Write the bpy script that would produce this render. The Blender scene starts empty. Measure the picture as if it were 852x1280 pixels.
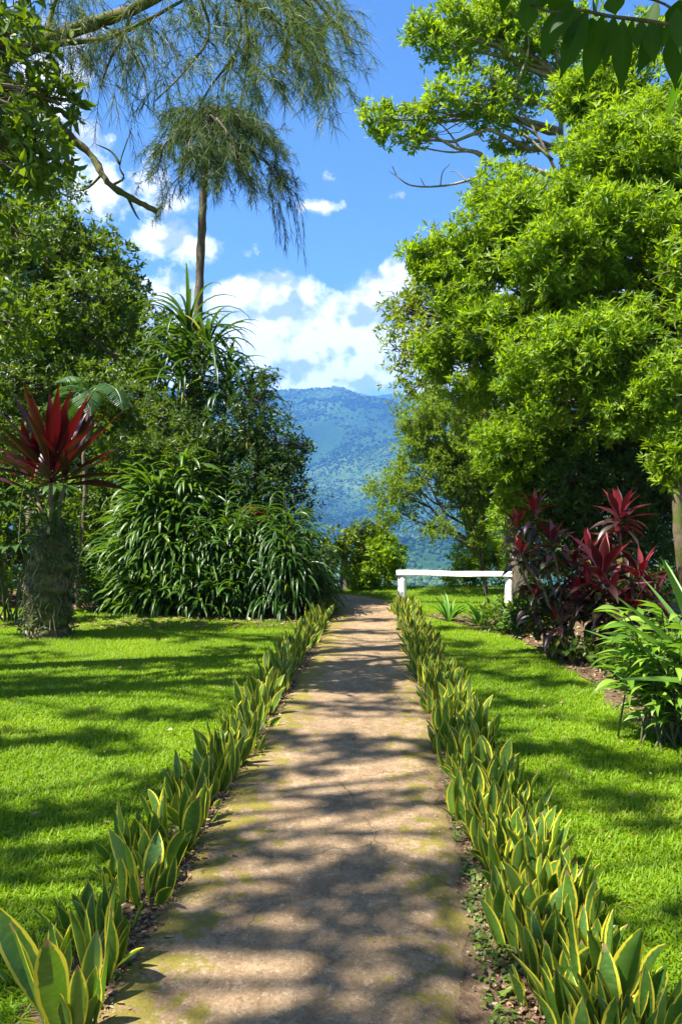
import bpy, math
import numpy as np
from math import radians as R, pi, sin, cos

rng = np.random.default_rng(7)
SC = bpy.context.scene
COL = SC.collection
SUNV = np.array([-.49, -.25, .84])
F = 1000.0          # focal length in photograph pixels
CZ = 1.6            # eye height


def P(px, py, Y):
    return np.array([(px - 426) / F * Y, Y, CZ - (py - 640) / F * Y])


# ------------------------------------------------------------------ noise
_T = np.random.default_rng(3).random((64, 64, 64))


def vnoise(p):
    p = np.asarray(p, float)
    i = np.floor(p).astype(int)
    f = p - i
    f = f * f * (3 - 2 * f)
    out = 0
    for dx in (0, 1):
        for dy in (0, 1):
            for dz in (0, 1):
                w = (f[..., 0] if dx else 1 - f[..., 0]) * (f[..., 1] if dy else 1 - f[..., 1]) * (f[..., 2] if dz else 1 - f[..., 2])
                out = out + w * _T[(i[..., 0] + dx) & 63, (i[..., 1] + dy) & 63, (i[..., 2] + dz) & 63]
    return out


def fbm(p, o=4):
    a, s, t = 0.5, 0, 0
    p = np.asarray(p, float)
    for _ in range(o):
        s = s + a * vnoise(p)
        t += a
        a *= .5
        p = p * 2.03 + 7.7
    return s / t


def unit(v):
    return v / np.maximum(np.linalg.norm(v, axis=-1, keepdims=True), 1e-9)


def rdir(n):
    return unit(rng.normal(size=(n, 3)))


# ------------------------------------------------------------------ mesh collector
class MB:
    def __init__(s):
        s.v, s.d, s.t, s.q, s.n = [], [], [], [], 0
        s.tm, s.qm = [], []

    def add(s, v, tris=None, quads=None, d=None, m=0):
        v = np.asarray(v, float).reshape(-1, 3)
        if d is None:
            d = np.zeros_like(v)
        s.v.append(v)
        s.d.append(np.asarray(d, float).reshape(-1, 3))
        if tris is not None and len(tris):
            t = np.asarray(tris, int).reshape(-1, 3)
            s.t.append(t + s.n)
            s.tm.append(np.full(len(t), m))
        if quads is not None and len(quads):
            q = np.asarray(quads, int).reshape(-1, 4)
            s.q.append(q + s.n)
            s.qm.append(np.full(len(q), m))
        s.n += len(v)

    def build(s, name, mats, parent=None, smooth=False, origin=None):
        if not isinstance(mats, (list, tuple)):
            mats = [mats]
        V = np.concatenate(s.v)
        D = np.concatenate(s.d)
        if origin is not None:
            V = V - np.asarray(origin)
        T = np.concatenate(s.t) if s.t else np.zeros((0, 3), int)
        Q = np.concatenate(s.q) if s.q else np.zeros((0, 4), int)
        M = np.concatenate(s.tm + s.qm)
        me = bpy.data.meshes.new(name)
        me.vertices.add(len(V))
        me.vertices.foreach_set('co', V.astype(np.float32).ravel())
        lv = np.concatenate([T.ravel(), Q.ravel()]).astype(np.int32)
        me.loops.add(len(lv))
        me.loops.foreach_set('vertex_index', lv)
        nt, nq = len(T), len(Q)
        me.polygons.add(nt + nq)
        st = np.concatenate([np.arange(nt) * 3, nt * 3 + np.arange(nq) * 4]).astype(np.int32)
        me.polygons.foreach_set('loop_start', st)
        me.polygons.foreach_set('material_index', M.astype(np.int32))
        me.polygons.foreach_set('use_smooth', np.full(nt + nq, smooth))
        a = me.attributes.new('ld', 'FLOAT_VECTOR', 'POINT')
        a.data.foreach_set('vector', D.astype(np.float32).ravel())
        me.update(calc_edges=True)
        for m in mats:
            me.materials.append(m)
        o = bpy.data.objects.new(name, me)
        COL.objects.link(o)
        if parent is not None:
            o.parent = parent
        if origin is not None:
            o.location = origin
        return o


def thing(name, label, cat, loc=(0, 0, 0), group=None):
    o = bpy.data.objects.new(name, None)
    COL.objects.link(o)
    o.location = [float(x) for x in loc]
    o.empty_display_size = .1
    tag(o, label, cat, group)
    return o


def tag(o, label, cat, group=None, kind=None):
    o['label'] = label
    o['category'] = cat
    if group:
        o['group'] = group
    if kind:
        o['kind'] = kind


class Build:
    """a thing at loc whose part meshes are given in world coordinates"""
    def __init__(s, name, label, cat, loc, group=None):
        s.loc = np.asarray(loc, float)
        s.o = thing(name, label, cat, s.loc, group)

    def part(s, name, mb, mat, smooth=False, label=None, parent=None):
        if mb.n == 0:
            return None
        mb.v = [v - s.loc for v in mb.v]
        p = mb.build(name, mat, parent or s.o, smooth)
        if label:
            p['label'] = label
        return p


# ------------------------------------------------------------------ primitives
def tube(mb, pts, rad, n=8, rnd=.5, cap=True, jit=0., m=0):
    pts = np.asarray(pts, float)
    k = len(pts)
    rad = np.broadcast_to(np.asarray(rad, float), (k,))
    T = unit(np.gradient(pts, axis=0))
    ref = np.array([0.0, 0, 1]) if abs(T[0, 2]) < .8 else np.array([1.0, 0, 0])
    A = unit(np.cross(T, ref))
    B = np.cross(T, A)
    a = np.arange(n) / n * 2 * pi
    rr = rad[:, None] * (1 + jit * (rng.random((k, n)) - .5))
    V = pts[:, None] + rr[..., None] * (A[:, None] * np.cos(a)[None, :, None] + B[:, None] * np.sin(a)[None, :, None])
    d = np.zeros((k, n, 3))
    d[..., 0] = (a / (2 * pi))[None]
    d[..., 1] = (np.arange(k) / max(k - 1, 1))[:, None]
    d[..., 2] = rnd
    i = (np.arange(k - 1)[:, None] * n + np.arange(n)[None])
    j = (np.arange(k - 1)[:, None] * n + (np.arange(n)[None] + 1) % n)
    q = np.stack([i, j, j + n, i + n], -1).reshape(-1, 4)
    V = V.reshape(-1, 3)
    d = d.reshape(-1, 3)
    t = []
    if cap:
        V = np.concatenate([V, pts[:1], pts[-1:]])
        d = np.concatenate([d, [[0, 0, rnd], [0, 1, rnd]]])
        b0, b1 = k * n, k * n + 1
        for x in range(n):
            y = (x + 1) % n
            t.append((b0, y, x))
            t.append((b1, (k - 1) * n + x, (k - 1) * n + y))
    mb.add(V, t, q, d, m)


def curve(a, b, n=8, sag=0., wig=.0, c=None):
    a, b = np.asarray(a, float), np.asarray(b, float)
    t = np.linspace(0, 1, n)[:, None]
    p = a * (1 - t) + b * t
    L = np.linalg.norm(b - a)
    if c is not None:
        p = (1 - t) ** 2 * a + 2 * t * (1 - t) * np.asarray(c) + t * t * b
    p = p + np.array([0, 0, 1]) * (sag * L * 4 * t * (1 - t))
    if wig:
        w = rng.normal(size=(n, 3)) * wig * L
        w[0] = 0
        w[-1] = 0
        p = p + w
    return p


def smoothpath(pts, n=6):
    """Catmull-Rom through pts"""
    p = np.asarray(pts, float)
    p = np.concatenate([2 * p[:1] - p[1:2], p, 2 * p[-1:] - p[-2:-1]])
    out = []
    for i in range(1, len(p) - 2):
        t = np.linspace(0, 1, n, endpoint=False)[:, None]
        out.append(.5 * (2 * p[i] + (p[i + 1] - p[i - 1]) * t + (2 * p[i - 1] - 5 * p[i] + 4 * p[i + 1] - p[i + 2]) * t ** 2
                         + (3 * p[i] - p[i - 1] - 3 * p[i + 1] + p[i + 2]) * t ** 3))
    out.append(p[-2:-1])
    return np.concatenate(out)


def leaves(mb, pos, d, nrm, L, W, fold=.25, bend=.0, rnd=None, wide=.42):
    """small folded leaves: one per row (4-vert rhombus, or 7-vert lance when bend>0)"""
    N = len(pos)
    if N == 0:
        return
    d = unit(d)
    s = unit(np.cross(d, nrm))
    n = np.cross(s, d)
    L = np.broadcast_to(L, (N,))[:, None]
    W = np.broadcast_to(W, (N,))[:, None]
    if rnd is None:
        rnd = rng.random(N)
    if bend == 0:
        V = np.stack([pos, pos + d * L * wide + s * W * .5 + n * W * fold, pos + d * L, pos + d * L * wide - s * W * .5 + n * W * fold], 1)
        D = np.zeros((N, 4, 3))
        D[:, :, 0] = [0, 1, 0, -1]
        D[:, :, 1] = [0, wide, 1, wide]
        D[:, :, 2] = rnd[:, None]
        b = np.arange(N)[:, None] * 4
        t = np.concatenate([b + [0, 1, 2], b + [0, 2, 3]], 1)
        mb.add(V, t, None, D)
    else:
        dn = -n * (bend * L)
        c1, c2 = pos + d * L * .33 + dn * .1, pos + d * L * .68 + dn * .45
        V = np.stack([pos, c1 + s * W * .46 + n * W * fold, c1, c1 - s * W * .46 + n * W * fold,
                      c2 + s * W * .36 + n * W * fold, c2, c2 - s * W * .36 + n * W * fold, pos + d * L * .96 + dn], 1)
        D = np.zeros((N, 8, 3))
        D[:, :, 0] = [0, 1, 0, -1, 1, 0, -1, 0]
        D[:, :, 1] = [0, .33, .33, .33, .68, .68, .68, 1]
        D[:, :, 2] = rnd[:, None]
        b = np.arange(N)[:, None] * 8
        t = np.concatenate([b + [0, 1, 2], b + [0, 2, 3], b + [4, 7, 5], b + [5, 7, 6]], 1)
        q = np.concatenate([b + [1, 4, 5, 2], b + [2, 5, 6, 3]], 1)
        mb.add(V, t, q, D)


def straps(mb, base, az, th0, kap, L, W, prof, fold=.2, roll=0., twist=0., rnd=None, wave=0., kpow=1.0):
    """long leaves as arched, folded ribbons; prof = relative half-width at each station"""
    base = np.asarray(base, float).reshape(-1, 3)
    N = len(base)
    prof = np.asarray(prof, float)
    n = len(prof) - 1
    bc = lambda x: np.broadcast_to(np.asarray(x, float), (N,)).astype(float)
    az, th0, kap, L, W, roll, twist = map(bc, (az, th0, kap, L, W, roll, twist))
    if rnd is None:
        rnd = rng.random(N)
    t = np.linspace(0, 1, n + 1)
    ang = th0[:, None] - kap[:, None] * t[None] ** kpow
    am = .5 * (ang[:, 1:] + ang[:, :-1])
    ds = (L / n)[:, None]
    r = np.concatenate([np.zeros((N, 1)), np.cumsum(np.cos(am) * ds, 1)], 1)
    z = np.concatenate([np.zeros((N, 1)), np.cumsum(np.sin(am) * ds, 1)], 1)
    ca, sa = np.cos(az)[:, None], np.sin(az)[:, None]
    C = base[:, None] + np.stack([r * ca, r * sa, z], -1)
    S = np.stack([-sa + 0 * r, ca + 0 * r, 0 * r], -1)
    Nn = np.stack([-np.sin(ang) * ca, -np.sin(ang) * sa, np.cos(ang)], -1)
    ro = (roll[:, None] + twist[:, None] * t[None])[..., None]
    S2 = S * np.cos(ro) + Nn * np.sin(ro)
    N2 = Nn * np.cos(ro) - S * np.sin(ro)
    w = (W[:, None] * .5 * prof[None])[..., None]
    wv = 0.
    if wave:
        ph = rng.random((N, 1)) * 6.28
        wv = (wave * W[:, None] * np.sin(t[None] * 9 + ph))[..., None]
    f = N2 * w * fold * 2
    V = np.stack([C - S2 * w + f + N2 * wv, C, C + S2 * w + f - N2 * wv], 2)
    D = np.zeros(V.shape)
    D[..., 0] = np.array([-1, 0, 1])[None, None]
    D[..., 1] = t[None, :, None]
    D[..., 2] = rnd[:, None, None]
    b = (np.arange(N)[:, None, None] * (n + 1) * 3 + np.arange(n)[None, :, None] * 3)
    q = np.concatenate([b + np.array([0, 1, 4, 3]), b + np.array([1, 2, 5, 4])], 1)
    mb.add(V, None, q, D)


# ------------------------------------------------------------------ materials
def newmat(name):
    m = bpy.data.materials.new(name)
    m.use_nodes = True
    nt = m.node_tree
    nt.nodes.clear()
    out = nt.nodes.new('ShaderNodeOutputMaterial')
    return m, nt, out


class NT:
    def __init__(s, nt):
        s.nt = nt

    def n(s, typ, ins=None, **kw):
        x = s.nt.nodes.new('ShaderNode' + typ)
        for k, v in kw.items():
            setattr(x, k, v)
        for k, v in (ins or {}).items():
            if isinstance(v, bpy.types.NodeSocket):
                s.nt.links.new(v, x.inputs[k])
            else:
                x.inputs[k].default_value = v
        return x

    def math(s, op, a, b=0., c=0., clamp=False):
        return s.n('Math', {0: a, 1: b, 2: c}, operation=op, use_clamp=clamp).outputs[0]

    def ramp(s, fac, stops, interp='LINEAR'):
        x = s.n('ValToRGB', {'Fac': fac})
        cr = x.color_ramp
        cr.interpolation = interp
        while len(cr.elements) > 1:
            cr.elements.remove(cr.elements[-1])
        cr.elements[0].position = stops[0][0]
        cr.elements[0].color = (*stops[0][1], 1)
        for p, c in stops[1:]:
            e = cr.elements.new(p)
            e.color = (*c, 1)
        return x.outputs[0]

    def mix(s, f, a, b, blend='MIX'):
        x = s.n('Mix', None, data_type='RGBA', blend_type=blend)
        for k, v in ((0, f), (6, a), (7, b)):
            if isinstance(v, bpy.types.NodeSocket):
                s.nt.links.new(v, x.inputs[k])
            elif k == 0:
                x.inputs[k].default_value = v
            else:
                x.inputs[k].default_value = (*v, 1)
        return x.outputs[2]

    def noise(s, vec, scale, detail=4, rough=.55, dist=0.):
        return s.n('TexNoise', {'Vector': vec, 'Scale': scale, 'Detail': detail, 'Roughness': rough, 'Distortion': dist}).outputs[0]

    def maprange(s, v, a, b, c=0., d=1.):
        return s.n('MapRange', {0: v, 1: a, 2: b, 3: c, 4: d}).outputs[0]


def attr(k):
    a = k.n('Attribute', attribute_name='ld')
    x = k.n('SeparateXYZ', {0: a.outputs['Vector']})
    return x.outputs[0], x.outputs[1], x.outputs[2]


def leafmat(name, stops, rough=.42, trans=.35, tcol=(.25, .42, .03), spec=.5, margin=None, band=None, vein=0., under=None, tip=None):
    m, nt, out = newmat(name)
    k = NT(nt)
    u, v, r = attr(k)
    col = k.ramp(r, stops)
    geo = k.n('NewGeometry')
    nz = k.noise(geo.outputs['Position'], 3.0, 2)
    col = k.mix(k.maprange(nz, .35, .65, 0., .35), col, k.mix(1., col, (.62, .8, .5), 'MULTIPLY'))
    au = k.math('ABSOLUTE', u)
    if band is not None:
        w = k.noise(k.n('CombineXYZ', {0: k.math('MULTIPLY', u, .8), 1: k.math('MULTIPLY', v, 14.), 2: k.math('MULTIPLY', r, 50.)}).outputs[0], 1.6, 3)
        col = k.mix(k.maprange(w, .45, .62, 0., .55), col, band)
    if vein:
        col = k.mix(k.maprange(au, .0, .14, vein, 0.), col, k.mix(1., col, (1.7, 1.6, 1.3), 'MULTIPLY'))
    if tip is not None:
        col = k.mix(k.maprange(v, .55, 1., 0., .7), col, tip)
    trc = k.mix(1., col, (*[c * 3.2 for c in tcol],), 'MULTIPLY')
    trc = k.mix(.5, trc, tcol)
    if margin is not None:
        e = k.noise(k.n('CombineXYZ', {0: k.math('MULTIPLY', v, 9.), 1: k.math('MULTIPLY', r, 91.), 2: u}).outputs[0], 1.5, 2)
        lim = k.math('ADD', k.math('MULTIPLY_ADD', e, .18, .725), k.math('MULTIPLY', v, -.08))
        f = k.maprange(k.math('SUBTRACT', au, lim), -.02, .03)
        col = k.mix(f, col, margin)
        trc = k.mix(f, trc, margin)
    if margin is not None:
        tipn = k.n('TexWhiteNoise', {'W': k.math('MULTIPLY', r, 917.)}, noise_dimensions='1D').outputs[0]
        dry = k.math('MULTIPLY', k.maprange(tipn, .72, .74), k.maprange(v, .9, .95))
        col = k.mix(dry, col, (.24, .15, .07))
        trc = k.mix(dry, trc, (.2, .12, .05))
    if under is not None:
        col = k.mix(geo.outputs['Backfacing'], col, under)
    b = k.n('BsdfPrincipled', {'Base Color': col, 'Roughness': rough, 'Specular IOR Level': spec})
    t = k.n('BsdfTranslucent', {'Color': trc})
    mx = k.n('MixShader', {0: trans, 1: b.outputs[0], 2: t.outputs[0]})
    nt.links.new(mx.outputs[0], out.inputs[0])
    return m


def barkmat(name, c1, c2, scale=14., moss=None, stretch=.25, mossamt=.5):
    m, nt, out = newmat(name)
    k = NT(nt)
    tc = k.n('NewGeometry').outputs['Position']
    mp = k.n('Mapping', {'Vector': tc, 'Scale': (1, 1, stretch)}).outputs[0]
    n1 = k.noise(mp, scale, 6, .65, .6)
    col = k.ramp(n1, [(.3, c1), (.68, c2)])
    if moss:
        n2 = k.noise(tc, 5., 4, .6)
        col = k.mix(k.maprange(n2, .6 - .25 * mossamt, .72 - .2 * mossamt), col, moss)
    bp = k.n('Bump', {'Height': n1, 'Strength': .8, 'Distance': .03})
    b = k.n('BsdfPrincipled', {'Base Color': col, 'Roughness': .9, 'Specular IOR Level': .2, 'Normal': bp.outputs[0]})
    nt.links.new(b.outputs[0], out.inputs[0])
    return m


M = {}
M['bark'] = barkmat('bark', (.035, .026, .018), (.17, .135, .095))
M['bark_pale'] = barkmat('bark_pale', (.10, .08, .055), (.34, .29, .22), 10, (.12, .13, .03), .3, .3)
M['bark_moss'] = barkmat('bark_moss', (.04, .03, .018), (.17, .13, .08), 12, (.07, .085, .018), .4, .8)
M['twig'] = barkmat('twig', (.06, .045, .03), (.16, .12, .08), 20)
M['twig_green'] = barkmat('twig_green', (.05, .07, .02), (.12, .13, .05), 20)
M['cane'] = barkmat('cane', (.10, .07, .04), (.24, .18, .09), 16, None, 3.)

M['leaf_bright'] = leafmat('leaf_bright', [(0, (.045, .105, .005)), (.45, (.115, .205, .008)), (.8, (.21, .30, .011)), (1, (.32, .37, .02))], .48, .48, (.43, .54, .01), .3)
M['leaf_lime'] = leafmat('leaf_lime', [(0, (.06, .12, .008)), (.5, (.125, .195, .009)), (1, (.27, .30, .016))], .45, .45, (.42, .46, .012))
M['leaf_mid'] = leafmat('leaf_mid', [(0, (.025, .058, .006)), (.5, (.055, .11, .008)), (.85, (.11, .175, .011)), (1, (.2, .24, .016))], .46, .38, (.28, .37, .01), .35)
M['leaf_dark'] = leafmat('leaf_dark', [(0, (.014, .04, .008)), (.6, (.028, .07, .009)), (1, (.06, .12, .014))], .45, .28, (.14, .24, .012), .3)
M['leaf_pale'] = leafmat('leaf_pale', [(0, (.08, .14, .016)), (.5, (.14, .21, .02)), (1, (.26, .29, .03))], .5, .5, (.36, .48, .03), .25)
M['leaf_over'] = leafmat('leaf_over', [(0, (.016, .05, .006)), (1, (.04, .09, .008))], .55, .5, (.16, .32, .008), .12, vein=.6)
M['needle'] = leafmat('needle', [(0, (.022, .052, .012)), (.55, (.055, .10, .016)), (1, (.18, .21, .025))], .55, .32, (.24, .32, .025), .3)
M['needle2'] = leafmat('needle2', [(0, (.016, .042, .010)), (.6, (.04, .08, .014)), (1, (.12, .16, .022))], .55, .26, (.17, .26, .02), .25)
M['strap'] = leafmat('strap', [(0, (.018, .052, .009)), (.6, (.042, .10, .012)), (.95, (.085, .165, .016)), (1, (.18, .19, .02))], .4, .28, (.2, .33, .014), .4, vein=.3)
M['strap_light'] = leafmat('strap_light', [(0, (.03, .075, .010)), (.6, (.065, .135, .014)), (.95, (.12, .2, .02)), (1, (.2, .21, .03))], .42, .32, (.26, .4, .018), .4, vein=.3)
M['ribbon'] = leafmat('ribbon', [(0, (.016, .05, .009)), (.8, (.04, .10, .013)), (.9, (.09, .15, .016)), (1, (.30, .27, .025))], .4, .3, (.18, .3, .015), .4, vein=.25)
M['frond'] = leafmat('frond', [(0, (.022, .06, .014)), (1, (.05, .11, .025))], .42, .28, (.14, .28, .03), .35)
M['ti'] = leafmat('ti', [(0, (.035, .014, .02)), (.35, (.042, .008, .013)), (.68, (.06, .005, .010)), (.9, (.14, .005, .010)), (1, (.25, .008, .013))], .36, .17, (.25, .005, .010), .4, vein=.4)
M['ti_old'] = leafmat('ti_old', [(0, (.02, .022, .010)), (.5, (.045, .028, .018)), (.8, (.06, .065, .018)), (1, (.13, .14, .022))], .3, .24, (.2, .12, .02), .6, vein=.4)
M['ti_pink'] = leafmat('ti_pink', [(0, (.03, .018, .014)), (.35, (.042, .010, .014)), (.7, (.07, .008, .014)), (.9, (.15, .008, .018)), (1, (.27, .045, .045))], .36, .18, (.27, .008, .02), .42, vein=.5)
M['snake'] = leafmat('snake', [(0, (.035, .09, .012)), (.5, (.06, .14, .016)), (1, (.12, .2, .028))], .38, .26, (.24, .4, .018), .4, margin=(.52, .45, .03), band=(.11, .18, .035))
M['agave'] = leafmat('agave', [(0, (.09, .18, .035)), (1, (.14, .25, .045))], .4, .3, (.25, .42, .06), vein=.2)
M['ginger'] = leafmat('ginger', [(0, (.07, .15, .015)), (.5, (.12, .23, .02)), (1, (.22, .32, .04))], .38, .36, (.3, .46, .03), vein=.4)
M['lily'] = leafmat('lily', [(0, (.07, .17, .02)), (1, (.12, .25, .03))], .38, .36, (.24, .44, .03), vein=.3)
M['climber'] = leafmat('climber', [(0, (.03, .03, .012)), (.3, (.025, .05, .01)), (.7, (.045, .085, .014)), (1, (.13, .12, .05))], .5, .25, (.15, .25, .03))
M['grass'] = leafmat('grass', [(0, (.08, .155, .003)), (.5, (.148, .252, .004)), (.85, (.215, .31, .006)), (1, (.34, .32, .06))], .5, .42, (.36, .5, .004), .25)
M['weed'] = leafmat('weed', [(0, (.06, .13, .012)), (1, (.14, .22, .02))], .5, .4, (.25, .4, .02))
M['flower'] = leafmat('flower', [(0, (.55, .05, .015)), (1, (.7, .1, .03))], .5, .3, (.8, .08, .02))
M['dry'] = leafmat('dry', [(0, (.09, .05, .03)), (.4, (.2, .12, .065)), (.8, (.32, .21, .12)), (1, (.42, .32, .22))], .7, .2, (.4, .25, .1), .3)


def ground_mat():
    m, nt, out = newmat('lawn_ground')
    k = NT(nt)
    pos = k.n('NewGeometry').outputs['Position']
    n1 = k.noise(pos, 1.3, 5)
    n2 = k.noise(pos, 45., 4, .7)
    col = k.ramp(n2, [(.3, (.07, .11, .004)), (.7, (.14, .2, .006))])
    col = k.mix(k.maprange(n1, .4, .65, 0, .4), col, (.09, .13, .015))
    bp = k.n('Bump', {'Height': n2, 'Strength': .8, 'Distance': .02})
    b = k.n('BsdfPrincipled', {'Base Color': col, 'Roughness': .95, 'Specular IOR Level': .1, 'Normal': bp.outputs[0]})
    nt.links.new(b.outputs[0], out.inputs[0])
    return m


def soil_mat():
    m, nt, out = newmat('bed_soil')
    k = NT(nt)
    pos = k.n('NewGeometry').outputs['Position']
    n1 = k.noise(pos, 30., 6, .7)
    n2 = k.noise(pos, 3., 4)
    col = k.ramp(n1, [(.3, (.055, .036, .022)), (.55, (.15, .10, .06)), (.75, (.30, .215, .13))])
    col = k.mix(k.maprange(n2, .5, .65, 0, .6), col, (.055, .06, .015))
    bp = k.n('Bump', {'Height': n1, 'Strength': 1., 'Distance': .03})
    b = k.n('BsdfPrincipled', {'Base Color': col, 'Roughness': .95, 'Specular IOR Level': .1, 'Normal': bp.outputs[0]})
    nt.links.new(b.outputs[0], out.inputs[0])
    return m


def path_mat():
    m, nt, out = newmat('path_concrete')
    k = NT(nt)
    pos = k.n('NewGeometry').outputs['Position']
    u, v, r = attr(k)
    big = k.noise(pos, 1.1, 5, .6)
    mid = k.noise(pos, 7., 6, .65)
    fine = k.noise(pos, 70., 6, .8)
    grit = k.noise(k.n('Mapping', {'Vector': pos, 'Scale': (1., .8, 1.)}).outputs[0], 24., 7, .75)
    spk = k.n('TexVoronoi', {'Vector': pos, 'Scale': 75.}, feature='F1')
    col = k.ramp(mid, [(.25, (.19, .127, .068)), (.5, (.305, .21, .116)), (.75, (.42, .305, .178))])
    col = k.mix(k.maprange(big, .4, .62, 0, .6), col, (.19, .13, .07))
    col = k.mix(k.maprange(fine, .35, .62, .75, 0.), col, k.mix(1., col, (.45, .42, .4), 'MULTIPLY'))
    col = k.mix(k.maprange(grit, .56, .66, 0., .7), col, k.mix(1., col, (.42, .38, .34), 'MULTIPLY'))
    col = k.mix(k.maprange(grit, .44, .36, 0., .35), col, (.56, .44, .29))
    rc = k.n('SeparateColor', {0: spk.outputs['Color']})
    pale = k.math('MULTIPLY', k.maprange(rc.outputs[0], .86, .9), k.maprange(spk.outputs['Distance'], .36, .26))
    col = k.mix(k.math('MULTIPLY', pale, .3), col, (.55, .45, .33))
    dark = k.math('MULTIPLY', k.maprange(rc.outputs[1], .84, .88), k.maprange(spk.outputs['Distance'], .34, .26))
    col = k.mix(k.math('MULTIPLY', dark, .7), col, (.10, .065, .04))
    # cracks
    wp = k.n('Mix', {0: .18, 4: pos, 5: k.n('TexNoise', {'Vector': pos, 'Scale': 5., 'Detail': 5.}).outputs['Color']}, data_type='VECTOR').outputs[1]
    vc = k.n('TexVoronoi', {'Vector': wp, 'Scale': 1.55}, feature='DISTANCE_TO_EDGE').outputs['Distance']
    vis = k.maprange(k.noise(pos, 1.7, 3), .47, .62)
    cr = k.math('MULTIPLY', k.maprange(vc, .001, .006, 1., 0.), vis)
    vc2 = k.n('TexVoronoi', {'Vector': wp, 'Scale': 4.5}, feature='DISTANCE_TO_EDGE').outputs['Distance']
    cr2 = k.math('MULTIPLY', k.maprange(vc2, .002, .009, .6, 0.), k.maprange(k.noise(pos, 1.2, 3), .55, .66))
    cr = k.math('MAXIMUM', cr, cr2)
    col = k.mix(k.math('MULTIPLY', cr, .75), col, (.07, .045, .025))
    # moss near the edges
    au = k.math('ABSOLUTE', u)
    mn = k.noise(pos, 8., 8, .74)
    mo = k.maprange(k.math('ADD', k.math('MULTIPLY_ADD', u, -.035, k.math('MULTIPLY', au, .24)), mn), .66, .705)
    mo = k.math('MULTIPLY', mo, k.maprange(fine, .3, .5, .35, 1.))
    col = k.mix(k.math('MULTIPLY', mo, .85), col, k.ramp(fine, [(.3, (.085, .08, .006)), (.7, (.21, .18, .012))]))
    so = k.maprange(k.math('ADD', au, k.math('MULTIPLY_ADD', mid, .3, -.15)), .90, 1.02)
    col = k.mix(k.math('MULTIPLY', so, .8), col, (.16, .108, .062))
    h = k.math('ADD', k.math('MULTIPLY', fine, .5), k.math('ADD', k.math('MULTIPLY', mid, .8), k.math('MULTIPLY', grit, .7)))
    h = k.math('SUBTRACT', h, k.math('MULTIPLY', cr, .8))
    bp = k.n('Bump', {'Height': h, 'Strength': .7, 'Distance': .022})
    b = k.n('BsdfPrincipled', {'Base Color': col, 'Roughness': .88, 'Specular IOR Level': .25, 'Normal': bp.outputs[0]})
    nt.links.new(b.outputs[0], out.inputs[0])
    return m


def hill_mat():
    m, nt, out = newmat('hill_forest')
    k = NT(nt)
    pos = k.n('NewGeometry').outputs['Position']
    n1 = k.noise(pos, .0032, 6, .6)
    n2 = k.noise(pos, .05, 5, .7)
    col = k.ramp(n1, [(.36, (.014, .045, .014)), (.52, (.03, .075, .02)), (.62, (.07, .12, .03)), (.7, (.13, .16, .05))])
    col = k.mix(k.maprange(n2, .35, .65, .65, 0.), col, (.015, .035, .012))
    bp = k.n('Bump', {'Height': n2, 'Strength': .7, 'Distance': 10.})
    b = k.n('BsdfPrincipled', {'Base Color': col, 'Roughness': 1., 'Specular IOR Level': 0., 'Normal': bp.outputs[0]})
    nt.links.new(b.outputs[0], out.inputs[0])
    return m


def paint_mat():
    m, nt, out = newmat('weathered_white_paint')
    k = NT(nt)
    pos = k.n('NewGeometry').outputs['Position']
    n1 = k.noise(pos, 14., 8, .75)
    n2 = k.noise(pos, 45., 3)
    col = k.mix(k.maprange(n2, .4, .7, 0, .3), (.82, .81, .77), (.66, .64, .58))
    col = k.mix(k.maprange(n1, .585, .62), col, (.27, .24, .19))
    bp = k.n('Bump', {'Height': n1, 'Strength': .4, 'Distance': .02})
    b = k.n('BsdfPrincipled', {'Base Color': col, 'Roughness': .6, 'Normal': bp.outputs[0]})
    nt.links.new(b.outputs[0], out.inputs[0])
    return m


M['ground'], M['soil'], M['path'], M['hill'], M['paint'] = ground_mat(), soil_mat(), path_mat(), hill_mat(), paint_mat()

# ------------------------------------------------------------------ layout of path and beds
pc = smoothpath([(-.70, -4), (-.55, -2), (-.352, .05), (-.185, 2.5), (-.015, 5), (.152, 7.5), (.32, 10), (.47, 12.4), (.47, 13.6), (.16, 14.7), (-.55, 15.3), (-1.6, 15.7), (-3.2, 16.1)], 40)
pw = np.interp(pc[:, 1], [0, 2.5, 12.4, 13.6, 14.7, 15.3], [.62, .617, .55, .54, .46, .40])
tg = unit(np.gradient(pc, axis=0))
nrm2 = np.stack([tg[:, 1], -tg[:, 0]], -1)      # to the right


def edgeL(y):
    y = np.asarray(y, float)
    return np.interp(y, [-4, 2.5, 5.7, 8.4, 12.3, 13.4], [-1.3, -.76, -.555, -.40, -.12, -.1])


def edgeR(y):
    y = np.asarray(y, float)
    return np.interp(y, [-4, 2.5, 5.0, 8.4, 12.3, 13.7], [0., .435, .60, .80, 1.0, 1.02])


def rowL(y):
    return np.interp(y, [-3, 2.5, 3.0, 3.6, 4.4, 5.5, 8.4, 12.3], [-1.35, -.91, -.86, -.80, -.74, -.68, -.53, -.22])


def rowR(y):
    return np.interp(y, [-3, 2.5, 5.2, 8.4, 13.6], [.62, .79, .84, .90, 1.06])


def bedL_front(x):     # front edge (y) of the left shrub bed
    return np.interp(x, [-9, -5.7, -3.6, -2.4, -1.4, -.9, -.5], [13.9, 13.5, 13.0, 12.25, 11.75, 11.7, 11.7])


def bedR_x(y):         # left edge (x) of the right bed
    return np.interp(y, [-2, 3, 5.1, 6.0, 8, 10.5, 11.6, 12.4], [3.3, 2.9, 2.42, 2.3, 2.32, 2.2, 1.6, 1.2])


def gz(x, y):
    x, y = np.asarray(x, float), np.asarray(y, float)
    e = np.maximum(y - 17.0, 0)
    return -0.55 * (np.sqrt(e * e + 1.5) - 1.2247)


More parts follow.
